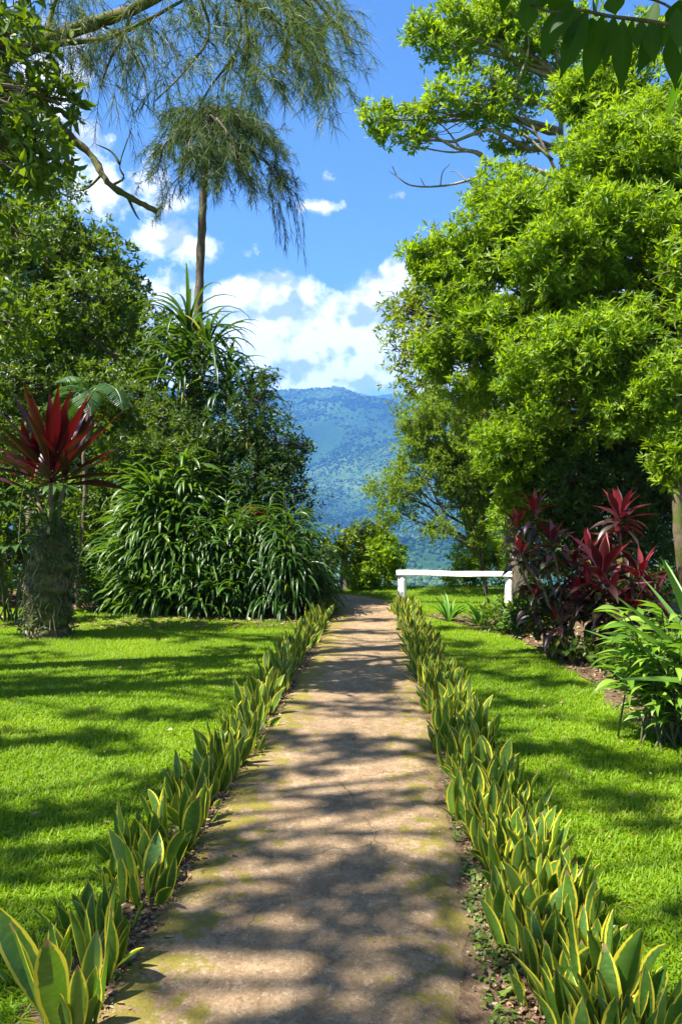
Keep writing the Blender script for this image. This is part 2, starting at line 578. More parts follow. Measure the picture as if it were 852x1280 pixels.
# ground sheet
def axis(lo, hi, a, b, step, grow=1.25):
    c = list(np.arange(a, b + 1e-6, step))
    s = step
    while c[-1] < hi:
        s *= grow
        c.append(c[-1] + s)
    s = step
    c = c[::-1]
    while c[-1] > lo:
        s *= grow
        c.append(c[-1] - s)
    return np.array(c[::-1])


def gridmesh(xs, ys, zf):
    X, Y = np.meshgrid(xs, ys)
    Z = zf(X, Y)
    nx, ny = len(xs), len(ys)
    i = np.arange(ny - 1)[:, None] * nx + np.arange(nx - 1)[None]
    q = np.stack([i, i + 1, i + 1 + nx, i + nx], -1).reshape(-1, 4)
    return np.stack([X, Y, Z], -1).reshape(-1, 3), q


mb = MB()
v, q = gridmesh(axis(-400, 400, -8, 8, .8), axis(-300, 150, -2, 24, .5), gz)
mb.add(v, None, q)
g = mb.build('ground', M['ground'], smooth=True)
g['kind'] = 'structure'

# path
mb = MB()
nu = 18
uu = np.linspace(-1, 1, nu)
ep = np.stack([fbm(np.stack([pc[:, 1] * 2.2, np.full(len(pc), s), pc[:, 0]], -1), 4) - .5 for s in (3.3, 9.1)], -1) * .2 + np.stack([fbm(np.stack([pc[:, 1] * 9, np.full(len(pc), s), pc[:, 0]], -1), 3) - .5 for s in (3.3, 9.1)], -1) * .08
half = np.where(uu[None] < 0, pw[:, None] + ep[:, :1], pw[:, None] + ep[:, 1:])
XY = pc[:, None] + nrm2[:, None] * (uu[None] * half)[..., None]
Z = .004 + .016 * np.clip(8 * (1 - np.abs(uu[None])), 0, 1) ** .6 + .006 * fbm(np.concatenate([XY * 3, np.zeros(XY.shape[:2] + (1,))], -1), 3)
V = np.concatenate([XY, Z[..., None]], -1)
D = np.zeros(V.shape)
D[..., 0] = uu[None]
D[..., 1] = np.linspace(0, 1, len(pc))[:, None]
i = np.arange(len(pc) - 1)[:, None] * nu + np.arange(nu - 1)[None]
q = np.stack([i, i + 1, i + 1 + nu, i + nu], -1).reshape(-1, 4)
mb.add(V, None, q, D)
o = mb.build('path', M['path'], smooth=True)
o['kind'] = 'structure'


def sheet(name, left, right, ys, z, mat):
    mb = MB()
    a = np.stack([left, ys, np.full(len(ys), z)], -1)
    b = np.stack([right, ys, np.full(len(ys), z)], -1)
    k = len(ys)
    V = np.concatenate([a, b])
    i = np.arange(k - 1)
    mb.add(V, None, np.stack([i, i + k, i + k + 1, i + 1], -1))
    o = mb.build(name, mat, smooth=True)
    o['kind'] = 'structure'
    return o


ys = np.linspace(-3, 13.6, 160)
jl = (fbm(np.stack([ys * 1.5, ys * 0, ys * 0 + 4], -1)) - .5) * .25
sheet('edging_soil', rowL(ys) - .10 + jl, edgeL(ys) + .1, ys, .006, M['soil'])
sheet('edging_soil', edgeR(ys) - .1, np.maximum(rowR(ys) + .12, edgeR(ys) + .1) + jl, ys, .006, M['soil'])
xs = np.linspace(-9, -.35, 120)
mb = MB()
bf = bedL_front(xs) + (fbm(np.stack([xs * 2, xs * 0, xs * 0], -1)) - .5) * .5
a = np.stack([xs, bf, np.full(120, .009)], -1)
b = np.stack([xs, np.full(120, 16.9), np.full(120, .009)], -1)
b[:, 1] = np.where(xs > -2.2, 14.6, 16.9)
i = np.arange(119)
mb.add(np.concatenate([a, b]), None, np.stack([i, i + 1, i + 121, i + 120], -1))
o = mb.build('shrub_bed', M['soil'])
o['kind'] = 'structure'
ys = np.linspace(0, 12.4, 120)
jl = (fbm(np.stack([ys * 1.5, ys * 0, ys * 0 + 14], -1)) - .5) * .4
sheet('shrub_bed', bedR_x(ys) + jl, np.full(120, 8.), ys, .009, M['soil'])

# ------------------------------------------------------------------ hills
def hillz(x, y):
    s = np.interp(y, [60, 150, 400, 800, 1200, 1700, 2300, 2900, 3200, 3700, 4300, 4700, 5400],
                  [-.95, -.52, -.26, -.135, -.065, .005, .072, .130, .141, .10, .142, .150, .06])
    z = s * y
    p = np.stack([x * .0011 + 3, y * .0011, x * 0], -1)
    rd = 1 - np.abs(2 * fbm(p + fbm(p * 1.7, 3)[..., None] * .9, 5) - 1)
    amp = np.interp(y, [100, 500, 1400, 2600, 3200, 4700], [5, 25, 90, 120, 35, 60])
    z = z + (rd - .72) * amp * 3.0
    z = z + (fbm(np.stack([x * .006, y * .006, x * 0 + 5], -1), 4) - .5) * np.interp(y, [100, 3000], [6, 34])
    z = z - np.maximum(np.abs(x - 100) - 700, 0) * .03 * np.clip(y / 3000, 0, 1)
    z = z + np.exp(-((x + 60) / 150) ** 2) * 14 * np.exp(-((y - 3150) / 260) ** 2)
    return z


mb = MB()
v, q = gridmesh(axis(-4800, 4800, -1300, 1800, 22, 1.12), axis(90, 5400, 100, 5300, 24, 1.2), hillz)
mb.add(v, None, q)
o = mb.build('hills', M['hill'], smooth=True)
o['kind'] = 'structure'

# forest on the hillside: one mass
mb = MB()
N = 120000
fy = rng.uniform(700 ** .5, 4600 ** .5, N) ** 2
fx = fy * rng.uniform(-.24, .42, N)
dn = fbm(np.stack([fx * .004, fy * .004, fx * 0 + 2], -1), 4)
k_ = dn > .33 + rng.normal(size=N) * .03
fx, fy = fx[k_], fy[k_]
fz = hillz(fx, fy)
N = len(fx)
ph = (1 + 5 ** .5) / 2
ico = unit(np.array([(-1, ph, 0), (1, ph, 0), (-1, -ph, 0), (1, -ph, 0), (0, -1, ph), (0, 1, ph), (0, -1, -ph), (0, 1, -ph), (ph, 0, -1), (ph, 0, 1), (-ph, 0, -1), (-ph, 0, 1)], float))
icf = np.array([(0, 11, 5), (0, 5, 1), (0, 1, 7), (0, 7, 10), (0, 10, 11), (1, 5, 9), (5, 11, 4), (11, 10, 2), (10, 7, 6), (7, 1, 8), (3, 9, 4), (3, 4, 2), (3, 2, 6), (3, 6, 8), (3, 8, 9), (4, 9, 5), (2, 4, 11), (6, 2, 10), (8, 6, 7), (9, 8, 1)])
sz = np.exp(rng.normal(size=N) * .35) * 2.3 * np.interp(fy, [700, 3000], [.8, 1.25])
V = ico[None] * (1 + .5 * (rng.random((N, 12, 1)) - .5)) * sz[:, None, None] * np.array([1, 1, .95]) * (1 + .3 * (rng.random((N, 1, 3)) - .5))
V = V + np.stack([fx, fy, fz + sz * .5], -1)[:, None]
D = np.zeros(V.shape)
pat = fbm(np.stack([fx * .0022 + 4, fy * .0042, fx * 0 + 8], -1), 5)  # dark bands painted into tree colour, standing in for cloud shadow on the slopes
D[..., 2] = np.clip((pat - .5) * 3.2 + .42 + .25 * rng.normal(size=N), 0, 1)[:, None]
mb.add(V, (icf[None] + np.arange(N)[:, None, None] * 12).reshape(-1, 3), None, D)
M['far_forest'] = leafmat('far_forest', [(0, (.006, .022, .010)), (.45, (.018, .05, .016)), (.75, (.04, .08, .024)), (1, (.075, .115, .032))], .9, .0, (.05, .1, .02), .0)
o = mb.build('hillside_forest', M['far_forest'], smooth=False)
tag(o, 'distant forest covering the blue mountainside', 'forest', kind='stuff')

# ------------------------------------------------------------------ lawn grass
def lawn_mask(x, y):
    jit = (fbm(np.stack([x * 3, y * 3, x * 0 + 1], -1), 3) - .5) * .35
    L = (x < rowL(y) - .06 + jit * .5) & (y < bedL_front(x) + jit)
    Rr = (x > np.maximum(rowR(y) + .06, edgeR(y) + .05) + jit * .4) & (x < bedR_x(y) + jit) & (y < 12.6)
    far = (y > 12.4) & (x > edgeR(y) + .05) & (y < 17.3) & (x < 6)
    # lawn beyond the bend and right of it
    pd = np.min(np.hypot(x[:, None] - pc[None, ::4, 0], y[:, None] - pc[None, ::4, 1]) - pw[None, ::4], 1)
    far2 = (y > 13.2) & (y < 17.3) & (pd > .03 + jit * .3) & ((x > -2.2) | (y > 16.7))
    return L | Rr | ((far | far2) & (pd > .03))


gm = MB()
for (x0, x1, y0, y1, dens, hl, two) in (
        (-2.2, -.6, 1.6, 4.2, 9500, .040, True), (.7, 2.3, 1.6, 4.2, 9500, .040, True),
        (-4.2, -.4, 4.2, 8., 7000, .038, True), (.7, 2.8, 4.2, 8., 7000, .038, True),
        (-6.5, 0., 8., 13.8, 4300, .036, False), (.7, 3., 8., 13., 4300, .036, False),
        (-2.6, 5., 12.6, 17.3, 3000, .045, False), (-4.5, -1.8, 1.2, 4.2, 2500, .05, False), (-6.5, -4.2, 4.2, 8, 2000, .05, False)):
    n = int((x1 - x0) * (y1 - y0) * dens)
    x, y = rng.uniform(x0, x1, n), rng.uniform(y0, y1, n)
    ok = np.concatenate([lawn_mask(x[i:i + 20000], y[i:i + 20000]) for i in range(0, n, 20000)])
    x, y = x[ok], y[ok]
    n = len(x)
    tuf = fbm(np.stack([x * 4, y * 4, x * 0], -1), 3)
    L = hl * (.55 + .9 * rng.random(n)) * (.6 + .8 * tuf)
    c_ = np.clip(.5 * rng.random(n) + .9 * (fbm(np.stack([x * 1.2, y * 1.2, x * 0 + 9], -1), 3) - .2), 0, .96)
    c_ = np.where(rng.random(n) < .02, 1., c_)
    base = np.stack([x, y, gz(x, y) - .002], -1)
    az = rng.random(n) * 2 * pi
    wd = rng.uniform(.0045, .008, n) * (1 + .05 * y)
    straps(gm, base, az, rng.uniform(.5, 1.45, n), rng.uniform(.2, 1.3, n), L, wd, [1, .85, 0.05] if two else [1, .1], .1, rnd=c_)
o = gm.build('lawn_grass', M['grass'])
tag(o, 'short bright green mown lawn grass on both sides of the path', 'grass', kind='stuff')

# ------------------------------------------------------------------ fallen leaves and small weeds by the path
mb = MB()


def litter(n, xf, y0, y1, smin, smax, ypow=1.):
    y = y0 + (y1 - y0) * rng.random(n) ** ypow
    x = xf(y)
    pos = np.stack([x, y, .012 + .012 * rng.random(n)], -1)
    az = rng.random(n) * 6.28
    d = np.stack([np.cos(az), np.sin(az), rng.normal(size=n) * .25], -1)
    nr = unit(np.stack([rng.normal(size=n) * .4, rng.normal(size=n) * .4, np.ones(n)], -1))
    L = rng.uniform(smin, smax, n)
    leaves(mb, pos, d, nr, L, L * rng.uniform(.35, .7, n), .15, 0.)


litter(5200, lambda y: edgeL(y) - .03 + rng.normal(size=len(y)) * .07, 1.8, 13, .012, .04, 1.6)
litter(4200, lambda y: edgeR(y) + .06 + np.abs(rng.normal(size=len(y))) * .11, 1.8, 9, .012, .04, 1.6)
litter(1100, lambda y: edgeL(y) + rng.random(len(y)) * (edgeR(y) - edgeL(y)), 1.8, 14, .006, .018, 1.4)
litter(260, lambda y: np.where(rng.random(len(y)) < .5, rng.uniform(-4, -.9, len(y)), rng.uniform(1.0, 2.2, len(y))), 3, 12, .02, .05)
mb.v[-1][:, 2] += .025
litter(3000, lambda y: rng.uniform(-6, -.6, len(y)), 10.9, 14., .03, .09)
litter(2200, lambda y: bedR_x(y) + np.abs(rng.normal(size=len(y))) * .7, 4.4, 12.4, .02, .08)
pos = np.concatenate(mb.v).reshape(-1, 4, 3)
keep = (pos[:, 0, 0] > -.95) | (pos[:, 0, 1] > bedL_front(pos[:, 0, 0]) - .05) | (pos[:, 0, 1] < 12.)
mb2 = MB()
kk = np.where(keep)[0]
mb2.add(pos[kk], (np.arange(len(kk))[:, None] * 4 + np.array([0, 1, 2, 0, 2, 3])).reshape(-1, 3), None, np.concatenate(mb.d).reshape(-1, 4, 3)[kk])
o = mb2.build('fallen_leaves', M['dry'])
tag(o, 'dry brown fallen leaves scattered along path edges and beds', 'leaf litter', kind='stuff')

mb = MB()
n = 5200
y = 1.8 + 9.5 * rng.random(n) ** 2.0
side = rng.random(n) < .7
x = np.where(side, edgeR(y) + .02 + rng.random(n) * .22, edgeL(y) - rng.random(n) * .16)
clump = fbm(np.stack([x * 6, y * 4, x * 0 + 3], -1), 3)
ok = clump > np.where(side, .47, .53)
x, y = x[ok], y[ok]
n = len(x)
az = rng.random(n) * 6.28
pos = np.stack([x, y, rng.uniform(.01, .035, n)], -1)
d = np.stack([np.cos(az), np.sin(az), rng.uniform(0, .9, n)], -1)
L = rng.uniform(.014, .04, n)
leaves(mb, pos, d, np.tile([0, 0, 1.], (n, 1)) + .3 * rdir(n), L, L * rng.uniform(.35, .7, n), .15)
o = mb.build('edge_weeds', M['weed'])
tag(o, 'tiny bright weeds and moss sprouting between path edge and snake plants', 'weeds', kind='stuff')

mb = MB()
n = 700
y = 1.8 + 8 * rng.random(n) ** 1.8
s_ = rng.random(n)
x = np.where(s_ < .4, edgeL(y) - .02 + rng.normal(size=n) * .06, np.where(s_ < .8, edgeR(y) + .06 + rng.normal(size=n) * .07, edgeL(y) + rng.random(n) * (edgeR(y) - edgeL(y))))
sz = rng.uniform(.003, .011, n) * np.where(s_ < .8, 1., .5)
V = ico[None] * (1 + .6 * (rng.random((n, 12, 1)) - .5)) * sz[:, None, None] * np.array([1, 1, .6]) + np.stack([x, y, np.full(n, .02)], -1)[:, None]
mb.add(V, (icf[None] + np.arange(n)[:, None, None] * 12).reshape(-1, 3))
M['stone'] = barkmat('stone', (.15, .105, .07), (.36, .27, .19), 60, None, 1.)
o = mb.build('gravel', M['stone'], smooth=True)
tag(o, 'loose small stones along the crumbling path edges', 'gravel', kind='stuff')

# ------------------------------------------------------------------ snake plants
PROF_S = [.42, .5, .66, .84, .97, 1., .92, .72, .42, .03]


def snake_plant(loc, n, size, label, group, seed):
    global rng
    old = rng
    rng = np.random.default_rng(seed)
    mb = MB()
    az = rng.random() * 6 + np.arange(n) * 2.4 + rng.normal(size=n) * .3
    rr = .012 + .085 * np.sqrt(rng.random(n))
    lean = np.abs(rng.normal(size=n)) * .17 + .05
    big = rng.random(n)
    L = size * (.42 + .58 * big)
    out = rng.random(n) < .22
    L = np.where(out, L * .6, L)
    lean = np.where(out, lean + rng.uniform(.3, .7, n), lean)
    W = (.2 * L + .016) * rng.uniform(.6, 1.25, n)
    base = np.stack([rr * np.cos(az), rr * np.sin(az), np.full(n, -.01)], -1)
    straps(mb, base, az, pi / 2 - lean, rng.normal(size=n) * .18 + .08, L, W, PROF_S, .3, roll=rng.normal(size=n) * 1.1, twist=rng.normal(size=n) * .5, wave=.05)
    # small young offsets at the foot
    k = 4
    a2 = rng.random(k) * 6.28
    b2 = np.stack([.08 * np.cos(a2), .08 * np.sin(a2), np.zeros(k)], -1)
    straps(mb, b2, a2, rng.uniform(.7, 1.3, k), rng.uniform(-.3, .5, k), size * rng.uniform(.25, .5, k), size * .09, PROF_S, .35, roll=rng.normal(size=k) * .6)
    rng = old
    o = mb.build('snake_plant', M['snake'], smooth=True)
    o.location = loc
    tag(o, label, 'snake plant', group)
    return o


GL, GR = 'snake plants edging the left side of the path', 'snake plants edging the right side of the path'
LL = 'yellow-edged snake plant within the row along the left edge of the path'
LR = 'yellow-edged snake plant within the dense hedge along the right edge of the path'
yl = [2.5]
while yl[-1] < 12.6:
    yl.append(yl[-1] + rng.uniform(.22, .29))
special_l = {0: 'largest snake plant at the bottom left corner with wide splayed leaves',
             1: 'second snake plant from the near end of the left row, beside the lawn',
             len(yl) - 1: 'last small snake plant at the far end of the left row under the dark shrubs'}
for i, y in enumerate(yl):
    sp = i == 0
    snake_plant((float(rowL(y)) + rng.normal() * .03, y, .0), 9 if sp else int(rng.integers(11, 17)), .5 if sp else rng.uniform(.23, .33), special_l.get(i, LL), GL, 100 + i)
# a second broken line beside it
for i, y in enumerate(np.arange(2.8, 12.2, .33)):
    snake_plant((float(rowL(y)) - .12 + rng.normal() * .03, y + rng.normal() * .08, .0), int(rng.integers(8, 13)), rng.uniform(.2, .31), LL, GL, 200 + i)
yr = [2.12]
while yr[-1] < 13.4:
    yr.append(yr[-1] + rng.uniform(.16, .22))
special_r = {2: 'snake plant at the bottom right corner with broad leaves edged in bright yellow',
             len(yr) - 1: 'small snake plant at the far end of the right hedge, touching the white rail post'}
for i, y in enumerate(yr):
    wdt = np.interp(y, [2.4, 5, 9, 13], [.09, .085, .07, .05])
    for j, s in enumerate((-1, 1)):
        lab = special_r.get(i, LR) if j == 0 else LR
        yy = y + j * .11 + rng.normal() * .03
        big = i == 2 and j == 0
        snake_plant((float(rowR(yy)) + (.02 if big else s * wdt + rng.normal() * .03), yy, 0), 11 if big else int(rng.integers(11, 17)), .42 if big else rng.uniform(.21, .31), lab, GR, 400 + 2 * i + j)
        if y < 4.5:
            snake_plant((float(rowR(yy)) + rng.normal() * .05, yy + .05, 0), int(rng.integers(8, 13)), rng.uniform(.2, .3), LR, GR, 700 + 2 * i + j)

# ------------------------------------------------------------------ crowns
def lobe(px, py, Y, rpx, rpy, ry=None):
    c = P(px, py, Y)
    return (c, np.array([rpx / F * Y, ry if ry else (rpx + rpy) * .5 / F * Y, rpy / F * Y]))


def crown_pts(lobes, dens, seed, gap=.42, freq=1.6, inner=.45, edge=.55):
    """cluster points through the volume of uneven lobes; returns points and outward axes"""
    r = np.random.default_rng(seed)
    P_, A_, I_ = [], [], []
    for li, (c, rad) in enumerate(lobes):
        area = rad[0] * rad[1] + rad[1] * rad[2] + rad[0] * rad[2]
        n = max(8, int(area * dens))
        d = unit(r.normal(size=(n, 3)))
        bump = 1 + edge * (fbm(d * 2.1 + li * 3.7 + seed, 3) - .5) * 2
        u = inner + (1 - inner) * r.random(n) ** .6
        p = c + d * rad * (u * bump)[:, None]
        nz = fbm(p * freq + seed * 1.3, 3)
        ok = nz > gap * (.75 + .3 * r.random(n))
        P_.append(p[ok])
        A_.append(unit(d / rad * rad.mean())[ok])
        I_.append(np.full(ok.sum(), li))
    return np.concatenate(P_), np.concatenate(A_), np.concatenate(I_)


def rosettes(mb, pts, ax, k, L, W, up=.5, spread=(.6, 1.5), fold=.22, bend=0., rndbias=None, scat=.0):
    n = len(pts)
    a = unit(ax * .7 + np.array([0, 0, up]) + .55 * rng.normal(size=(n, 3)))
    ref = unit(np.cross(a, rdir(n)))
    b2 = np.cross(a, ref)
    th = rng.uniform(0, 2 * pi, (n, 1)) + np.arange(k)[None] * (2 * pi / k) + rng.normal(size=(n, k)) * .35
    ph = rng.uniform(*spread, (n, k))
    d = a[:, None] * np.cos(ph)[..., None] + (ref[:, None] * np.cos(th)[..., None] + b2[:, None] * np.sin(th)[..., None]) * np.sin(ph)[..., None]
    base = np.repeat(pts[:, None], k, 1) + d * .01
    if scat:
        base = base - a[:, None] * (rng.random((n, k)) * scat)[..., None]
    nr = a[:, None] - d * np.sum(a[:, None] * d, -1, keepdims=True) + .3 * rng.normal(size=(n, k, 3))
    LL_ = L * rng.uniform(.65, 1.25, (n, k))
    cr = rng.random((n, 1)) * .6 if rndbias is None else rndbias[:, None]
    rn = np.clip(cr + .4 * rng.random((n, k)), 0, 1)
    leaves(mb, base.reshape(-1, 3), d.reshape(-1, 3), nr.reshape(-1, 3), LL_.ravel(), (LL_ * W / L * rng.uniform(.85, 1.15, (n, k))).ravel(), fold, bend, rn.ravel())


def limbs(mb, trunk, lobes, pts, idx, r0, twigs=14, wig=.04, root=(.35, .95), rt=.012, sag=.05):
    """limbs from the trunk to each lobe and twigs to a sample of its leaf clusters"""
    T = np.asarray(trunk, float)
    for li, (c, rad) in enumerate(lobes):
        dd = np.linalg.norm(T - c, axis=1) + np.where(T[:, 2] > c[2] + .2, 1.5, 0) + np.maximum(0, root[0] - np.linspace(0, 1, len(T))) * 9
        s = T[np.argmin(dd)]
        L = np.linalg.norm(c - s)
        path = smoothpath(curve(s, c, 5, sag, wig), 2)
        rr = np.linspace(min(r0 * .55, .03 + .022 * L), .014, 9)
        tube(mb, path, rr, 6, cap=False, jit=.15)
        w = np.where(idx == li)[0]
        if len(w) == 0:
            continue
        for j in rng.choice(w, min(twigs, len(w)), replace=False):
            f = rng.integers(3, 9)
            e = pts[j]
            pth = curve(path[f], e, 6, rng.uniform(-.05, .12), .05)
            tube(mb, pth, np.linspace(rt, .003, 6), 4, cap=False)


def crown_tree(name, label, cat, trunk, r0, lobes, dens, k, L, W, mat, bark='bark', seed=1, gap=.42, freq=1.6, twigs=14, up=.5,
               spread=(.6, 1.5), bend=0., scat=.0, rt=.012, inner=.45, edge=.55, tipgrad=True, extra=None, group=None, rootf=(.35, .95)):
    global rng
    old = rng
    rng = np.random.default_rng(seed)
    trunk = np.asarray(trunk, float)
    B = Build(name, label, cat, trunk[0], group)
    tp = smoothpath(trunk, 6)
    tm = MB()
    rr = np.interp(np.linspace(0, 1, len(tp)), [0, .08, 1], [r0 * 1.35, r0, r0 * .35])
    tube(tm, tp, rr, 12, jit=.12)
    pts, ax, ix = crown_pts(lobes, dens, seed, gap, freq, inner, edge)
    limbs(tm, tp, lobes, pts, ix, r0, twigs, rt=rt, root=rootf)
    if extra:
        extra(tm)
    B.part('trunk', tm, M[bark], True)
    cm = MB()
    rosettes(cm, pts, ax, k, L, W, up, spread, bend=bend, scat=scat)
    B.part('crown', cm, M[mat])
    rng = old
    return B


def layered(lobes, seed, k=3):
    r = np.random.default_rng(seed)
    out = []
    for c, rad in lobes:
        for j in range(k):
            d = unit(r.normal(size=3)) * (.35 + .35 * r.random())
            out.append((c + d * rad, rad * np.array([.66, .62, .46]) * r.uniform(.75, 1.2)))
    return out + [(c, rad * .9) for c, rad in lobes[::2]]


# right: big bright tree
crown_tree('broadleaf_tree', 'tall bright green tree with leafy rosettes filling the right side of the picture', 'tree',
           [P(905, 790, 11.0), P(890, 620, 11.2), P(850, 420, 11.4), P(800, 260, 11.6), P(770, 130, 11.6)], .24,
           layered([lobe(770, 190, 11.2, 105, 75), lobe(690, 250, 11.4, 85, 70), lobe(640, 250, 12.0, 60, 55), lobe(830, 130, 11.2, 80, 75), lobe(600, 315, 11.6, 85, 55), lobe(545, 330, 11.8, 45, 40),
            lobe(720, 330, 10.6, 100, 65), lobe(810, 290, 10.2, 90, 70), lobe(850, 400, 9.8, 70, 60), lobe(640, 410, 10.9, 75, 60),
            lobe(740, 430, 10.2, 95, 65), lobe(670, 500, 10.6, 80, 50), lobe(780, 510, 9.9, 60, 45), lobe(605, 390, 11.4, 60, 50), lobe(700, 560, 11.4, 60, 40), lobe(860, 230, 11.6, 70, 80), lobe(900, 330, 11, 60, 90), lobe(590, 470, 12.0, 62, 48), lobe(640, 560, 11.6, 55, 45), lobe(550, 420, 12.2, 55, 50), lobe(650, 620, 11.8, 36, 34), lobe(830, 480, 9.4, 55, 50), lobe(850, 560, 9.3, 40, 50), lobe(820, 60, 11.6, 80, 60), lobe(760, 120, 11.6, 60, 50)], 5, 3),
           640, 8, .106, .032, 'leaf_bright', 'bark_moss', 11, gap=.475, freq=2.0, twigs=7, scat=.08, up=.6, inner=.35, edge=.95)
crown_tree('broadleaf_tree', 'shorter fuller tree with small leaves between the blue mountain and the bright rosette tree', 'tree',
           [P(655, 745, 13.6), P(640, 650, 13.6), P(615, 540, 13.7), P(585, 440, 13.6)], .15,
           [lobe(545, 395, 13.4, 70, 55), lobe(520, 450, 13.3, 55, 50), lobe(590, 450, 13.6, 65, 60), lobe(500, 385, 13.6, 30, 25), lobe(620, 520, 13.8, 60, 55), lobe(560, 360, 13.8, 50, 40)],
           260, 7, .10, .034, 'leaf_lime', 'bark', 12, gap=.5, freq=2.0, twigs=20, scat=.08)


# upper tree with bare limbs and tufted yellow-green tops
def bare(tm):
    Y = 12.6
    main = smoothpath([P(700, 225, Y), P(655, 208, Y), P(608, 205, Y), P(600, 192, Y), P(570, 185, Y), P(545, 172, Y), P(520, 165, Y)], 5)
    tube(tm, main, np.linspace(.045, .016, len(main)), 7, jit=.3)
    for pth, a, b in (([(608, 203), (590, 190), (560, 190), (530, 185), (495, 178)], .024, .008),
                      ([(608, 206), (600, 219), (575, 228), (545, 233), (515, 232), (498, 222), (490, 208)], .026, .007),
                      ([(550, 232), (553, 215), (562, 205)], .012, .004), ([(530, 232), (525, 222)], .01, .004), ([(575, 186), (560, 165), (545, 150)], .02, .006),
                      ([(585, 228), (570, 215), (560, 214)], .01, .004), ([(498, 222), (486, 214)], .008, .003),
                      ([(700, 225), (672, 170), (640, 120), (622, 80)], .03, .01), ([(672, 170), (640, 150), (600, 130), (560, 128)], .022, .007),
                      ([(640, 120), (600, 85), (570, 60), (530, 45)], .03, .008), ([(690, 200), (650, 165), (610, 150)], .03, .008), ([(640, 120), (660, 60), (650, 10)], .03, .01)):
        q_ = smoothpath([P(a_, b_, Y + rng.normal() * .12) for a_, b_ in pth], 5)
        tube(tm, q_, np.linspace(a, b, len(q_)), 5, jit=.3)


crown_tree('broadleaf_tree', 'tall tree with bare pale limbs holding flat yellow-green tufts against the sky', 'tree',
           [P(790, 760, 13.2), P(780, 520, 13.0), P(740, 330, 12.8), P(705, 225, 12.9), P(700, 100, 12.9)], .085,
           [lobe(478, 150, 12.5, 32, 24), lobe(520, 152, 12.7, 34, 28), lobe(505, 170, 12.5, 36, 14), lobe(520, 42, 12.6, 22, 14), lobe(560, 60, 12.6, 38, 30), lobe(555, 25, 12.6, 48, 24),
            lobe(600, 30, 12.8, 50, 34), lobe(640, 70, 12.9, 55, 36), lobe(590, 115, 12.4, 58, 26), lobe(640, 118, 12.8, 40, 24), lobe(700, 40, 13, 60, 45), lobe(610, 150, 12.6, 30, 14), lobe(740, 90, 13, 50, 50), lobe(650, 5, 12.8, 60, 40), lobe(640, 180, 12.8, 30, 16)],
           380, 8, .105, .036, 'leaf_bright', 'bark_pale', 13, gap=.47, freq=2.2, twigs=9, scat=.04, extra=bare, up=.8)

# feathery tree over the drop
def dark_limb(tm):
    Y = 15.4
    for pth, a, b in (([(600, 690), (592, 650), (570, 620), (555, 575), (545, 540)], .05, .014), ([(592, 650), (620, 610), (628, 560), (622, 520)], .04, .012),
                      ([(570, 620), (545, 600), (520, 575), (508, 545)], .026, .008), ([(580, 635), (545, 630), (510, 600), (490, 600)], .022, .006), ([(622, 560), (600, 520), (590, 480)], .024, .008)):
        q_ = smoothpath([P(a_, b_, Y + rng.normal() * .1) for a_, b_ in pth], 5)
        tube(tm, q_, np.linspace(a, b, len(q_)), 6, jit=.25)


crown_tree('feathery_tree', 'light airy tree with tiny pale leaves and dark forked limbs behind the white rail', 'tree',
           [P(612, 765, 15.4) + np.array([0, 0, -.3]), P(605, 725, 15.4), P(600, 690, 15.4)], .06,
           [lobe(550, 540, 15.3, 50, 50), lobe(520, 590, 15.2, 45, 40), lobe(500, 640, 15.1, 36, 26), lobe(480, 610, 15.3, 26, 22), lobe(590, 560, 15.6, 50, 50), lobe(560, 620, 15.4, 40, 30), lobe(610, 500, 15.6, 50, 40), lobe(560, 490, 15.4, 40, 28), lobe(625, 620, 15.8, 30, 36), lobe(600, 650, 15.2, 36, 34), lobe(545, 660, 15.0, 30, 20), lobe(620, 580, 15.2, 40, 40), lobe(575, 580, 15., 44, 40), lobe(530, 520, 15.1, 40, 36)],
           560, 10, .07, .026, 'leaf_pale', 'bark', 14, gap=.46, freq=2.2, twigs=9, scat=.16, extra=dark_limb, rt=.010, edge=.7, up=.1, spread=(.3, 1.4))

# dark understory on the right
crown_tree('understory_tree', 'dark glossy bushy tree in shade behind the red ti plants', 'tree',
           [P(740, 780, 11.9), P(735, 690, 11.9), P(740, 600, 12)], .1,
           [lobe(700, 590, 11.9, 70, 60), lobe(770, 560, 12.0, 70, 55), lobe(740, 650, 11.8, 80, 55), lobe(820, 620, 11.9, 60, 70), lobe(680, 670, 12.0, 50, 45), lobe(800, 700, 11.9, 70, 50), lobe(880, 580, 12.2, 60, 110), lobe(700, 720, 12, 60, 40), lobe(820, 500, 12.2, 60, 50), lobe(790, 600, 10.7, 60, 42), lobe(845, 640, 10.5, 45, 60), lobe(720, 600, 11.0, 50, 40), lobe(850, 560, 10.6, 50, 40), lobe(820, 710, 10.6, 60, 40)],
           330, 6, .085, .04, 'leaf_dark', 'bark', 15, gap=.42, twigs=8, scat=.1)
crown_tree('understory_tree', 'fresh green young tree just left of the red ti plants', 'tree',
           [P(668, 770, 12.6), P(665, 700, 12.6), P(660, 640, 12.5)], .06,
           [lobe(655, 600, 12.2, 38, 34), lobe(680, 560, 12.2, 36, 30), lobe(640, 650, 12.5, 28, 26), lobe(640, 560, 12.4, 30, 24)],
           340, 7, .11, .036, 'leaf_bright', 'bark', 16, gap=.46, twigs=10, scat=.05)
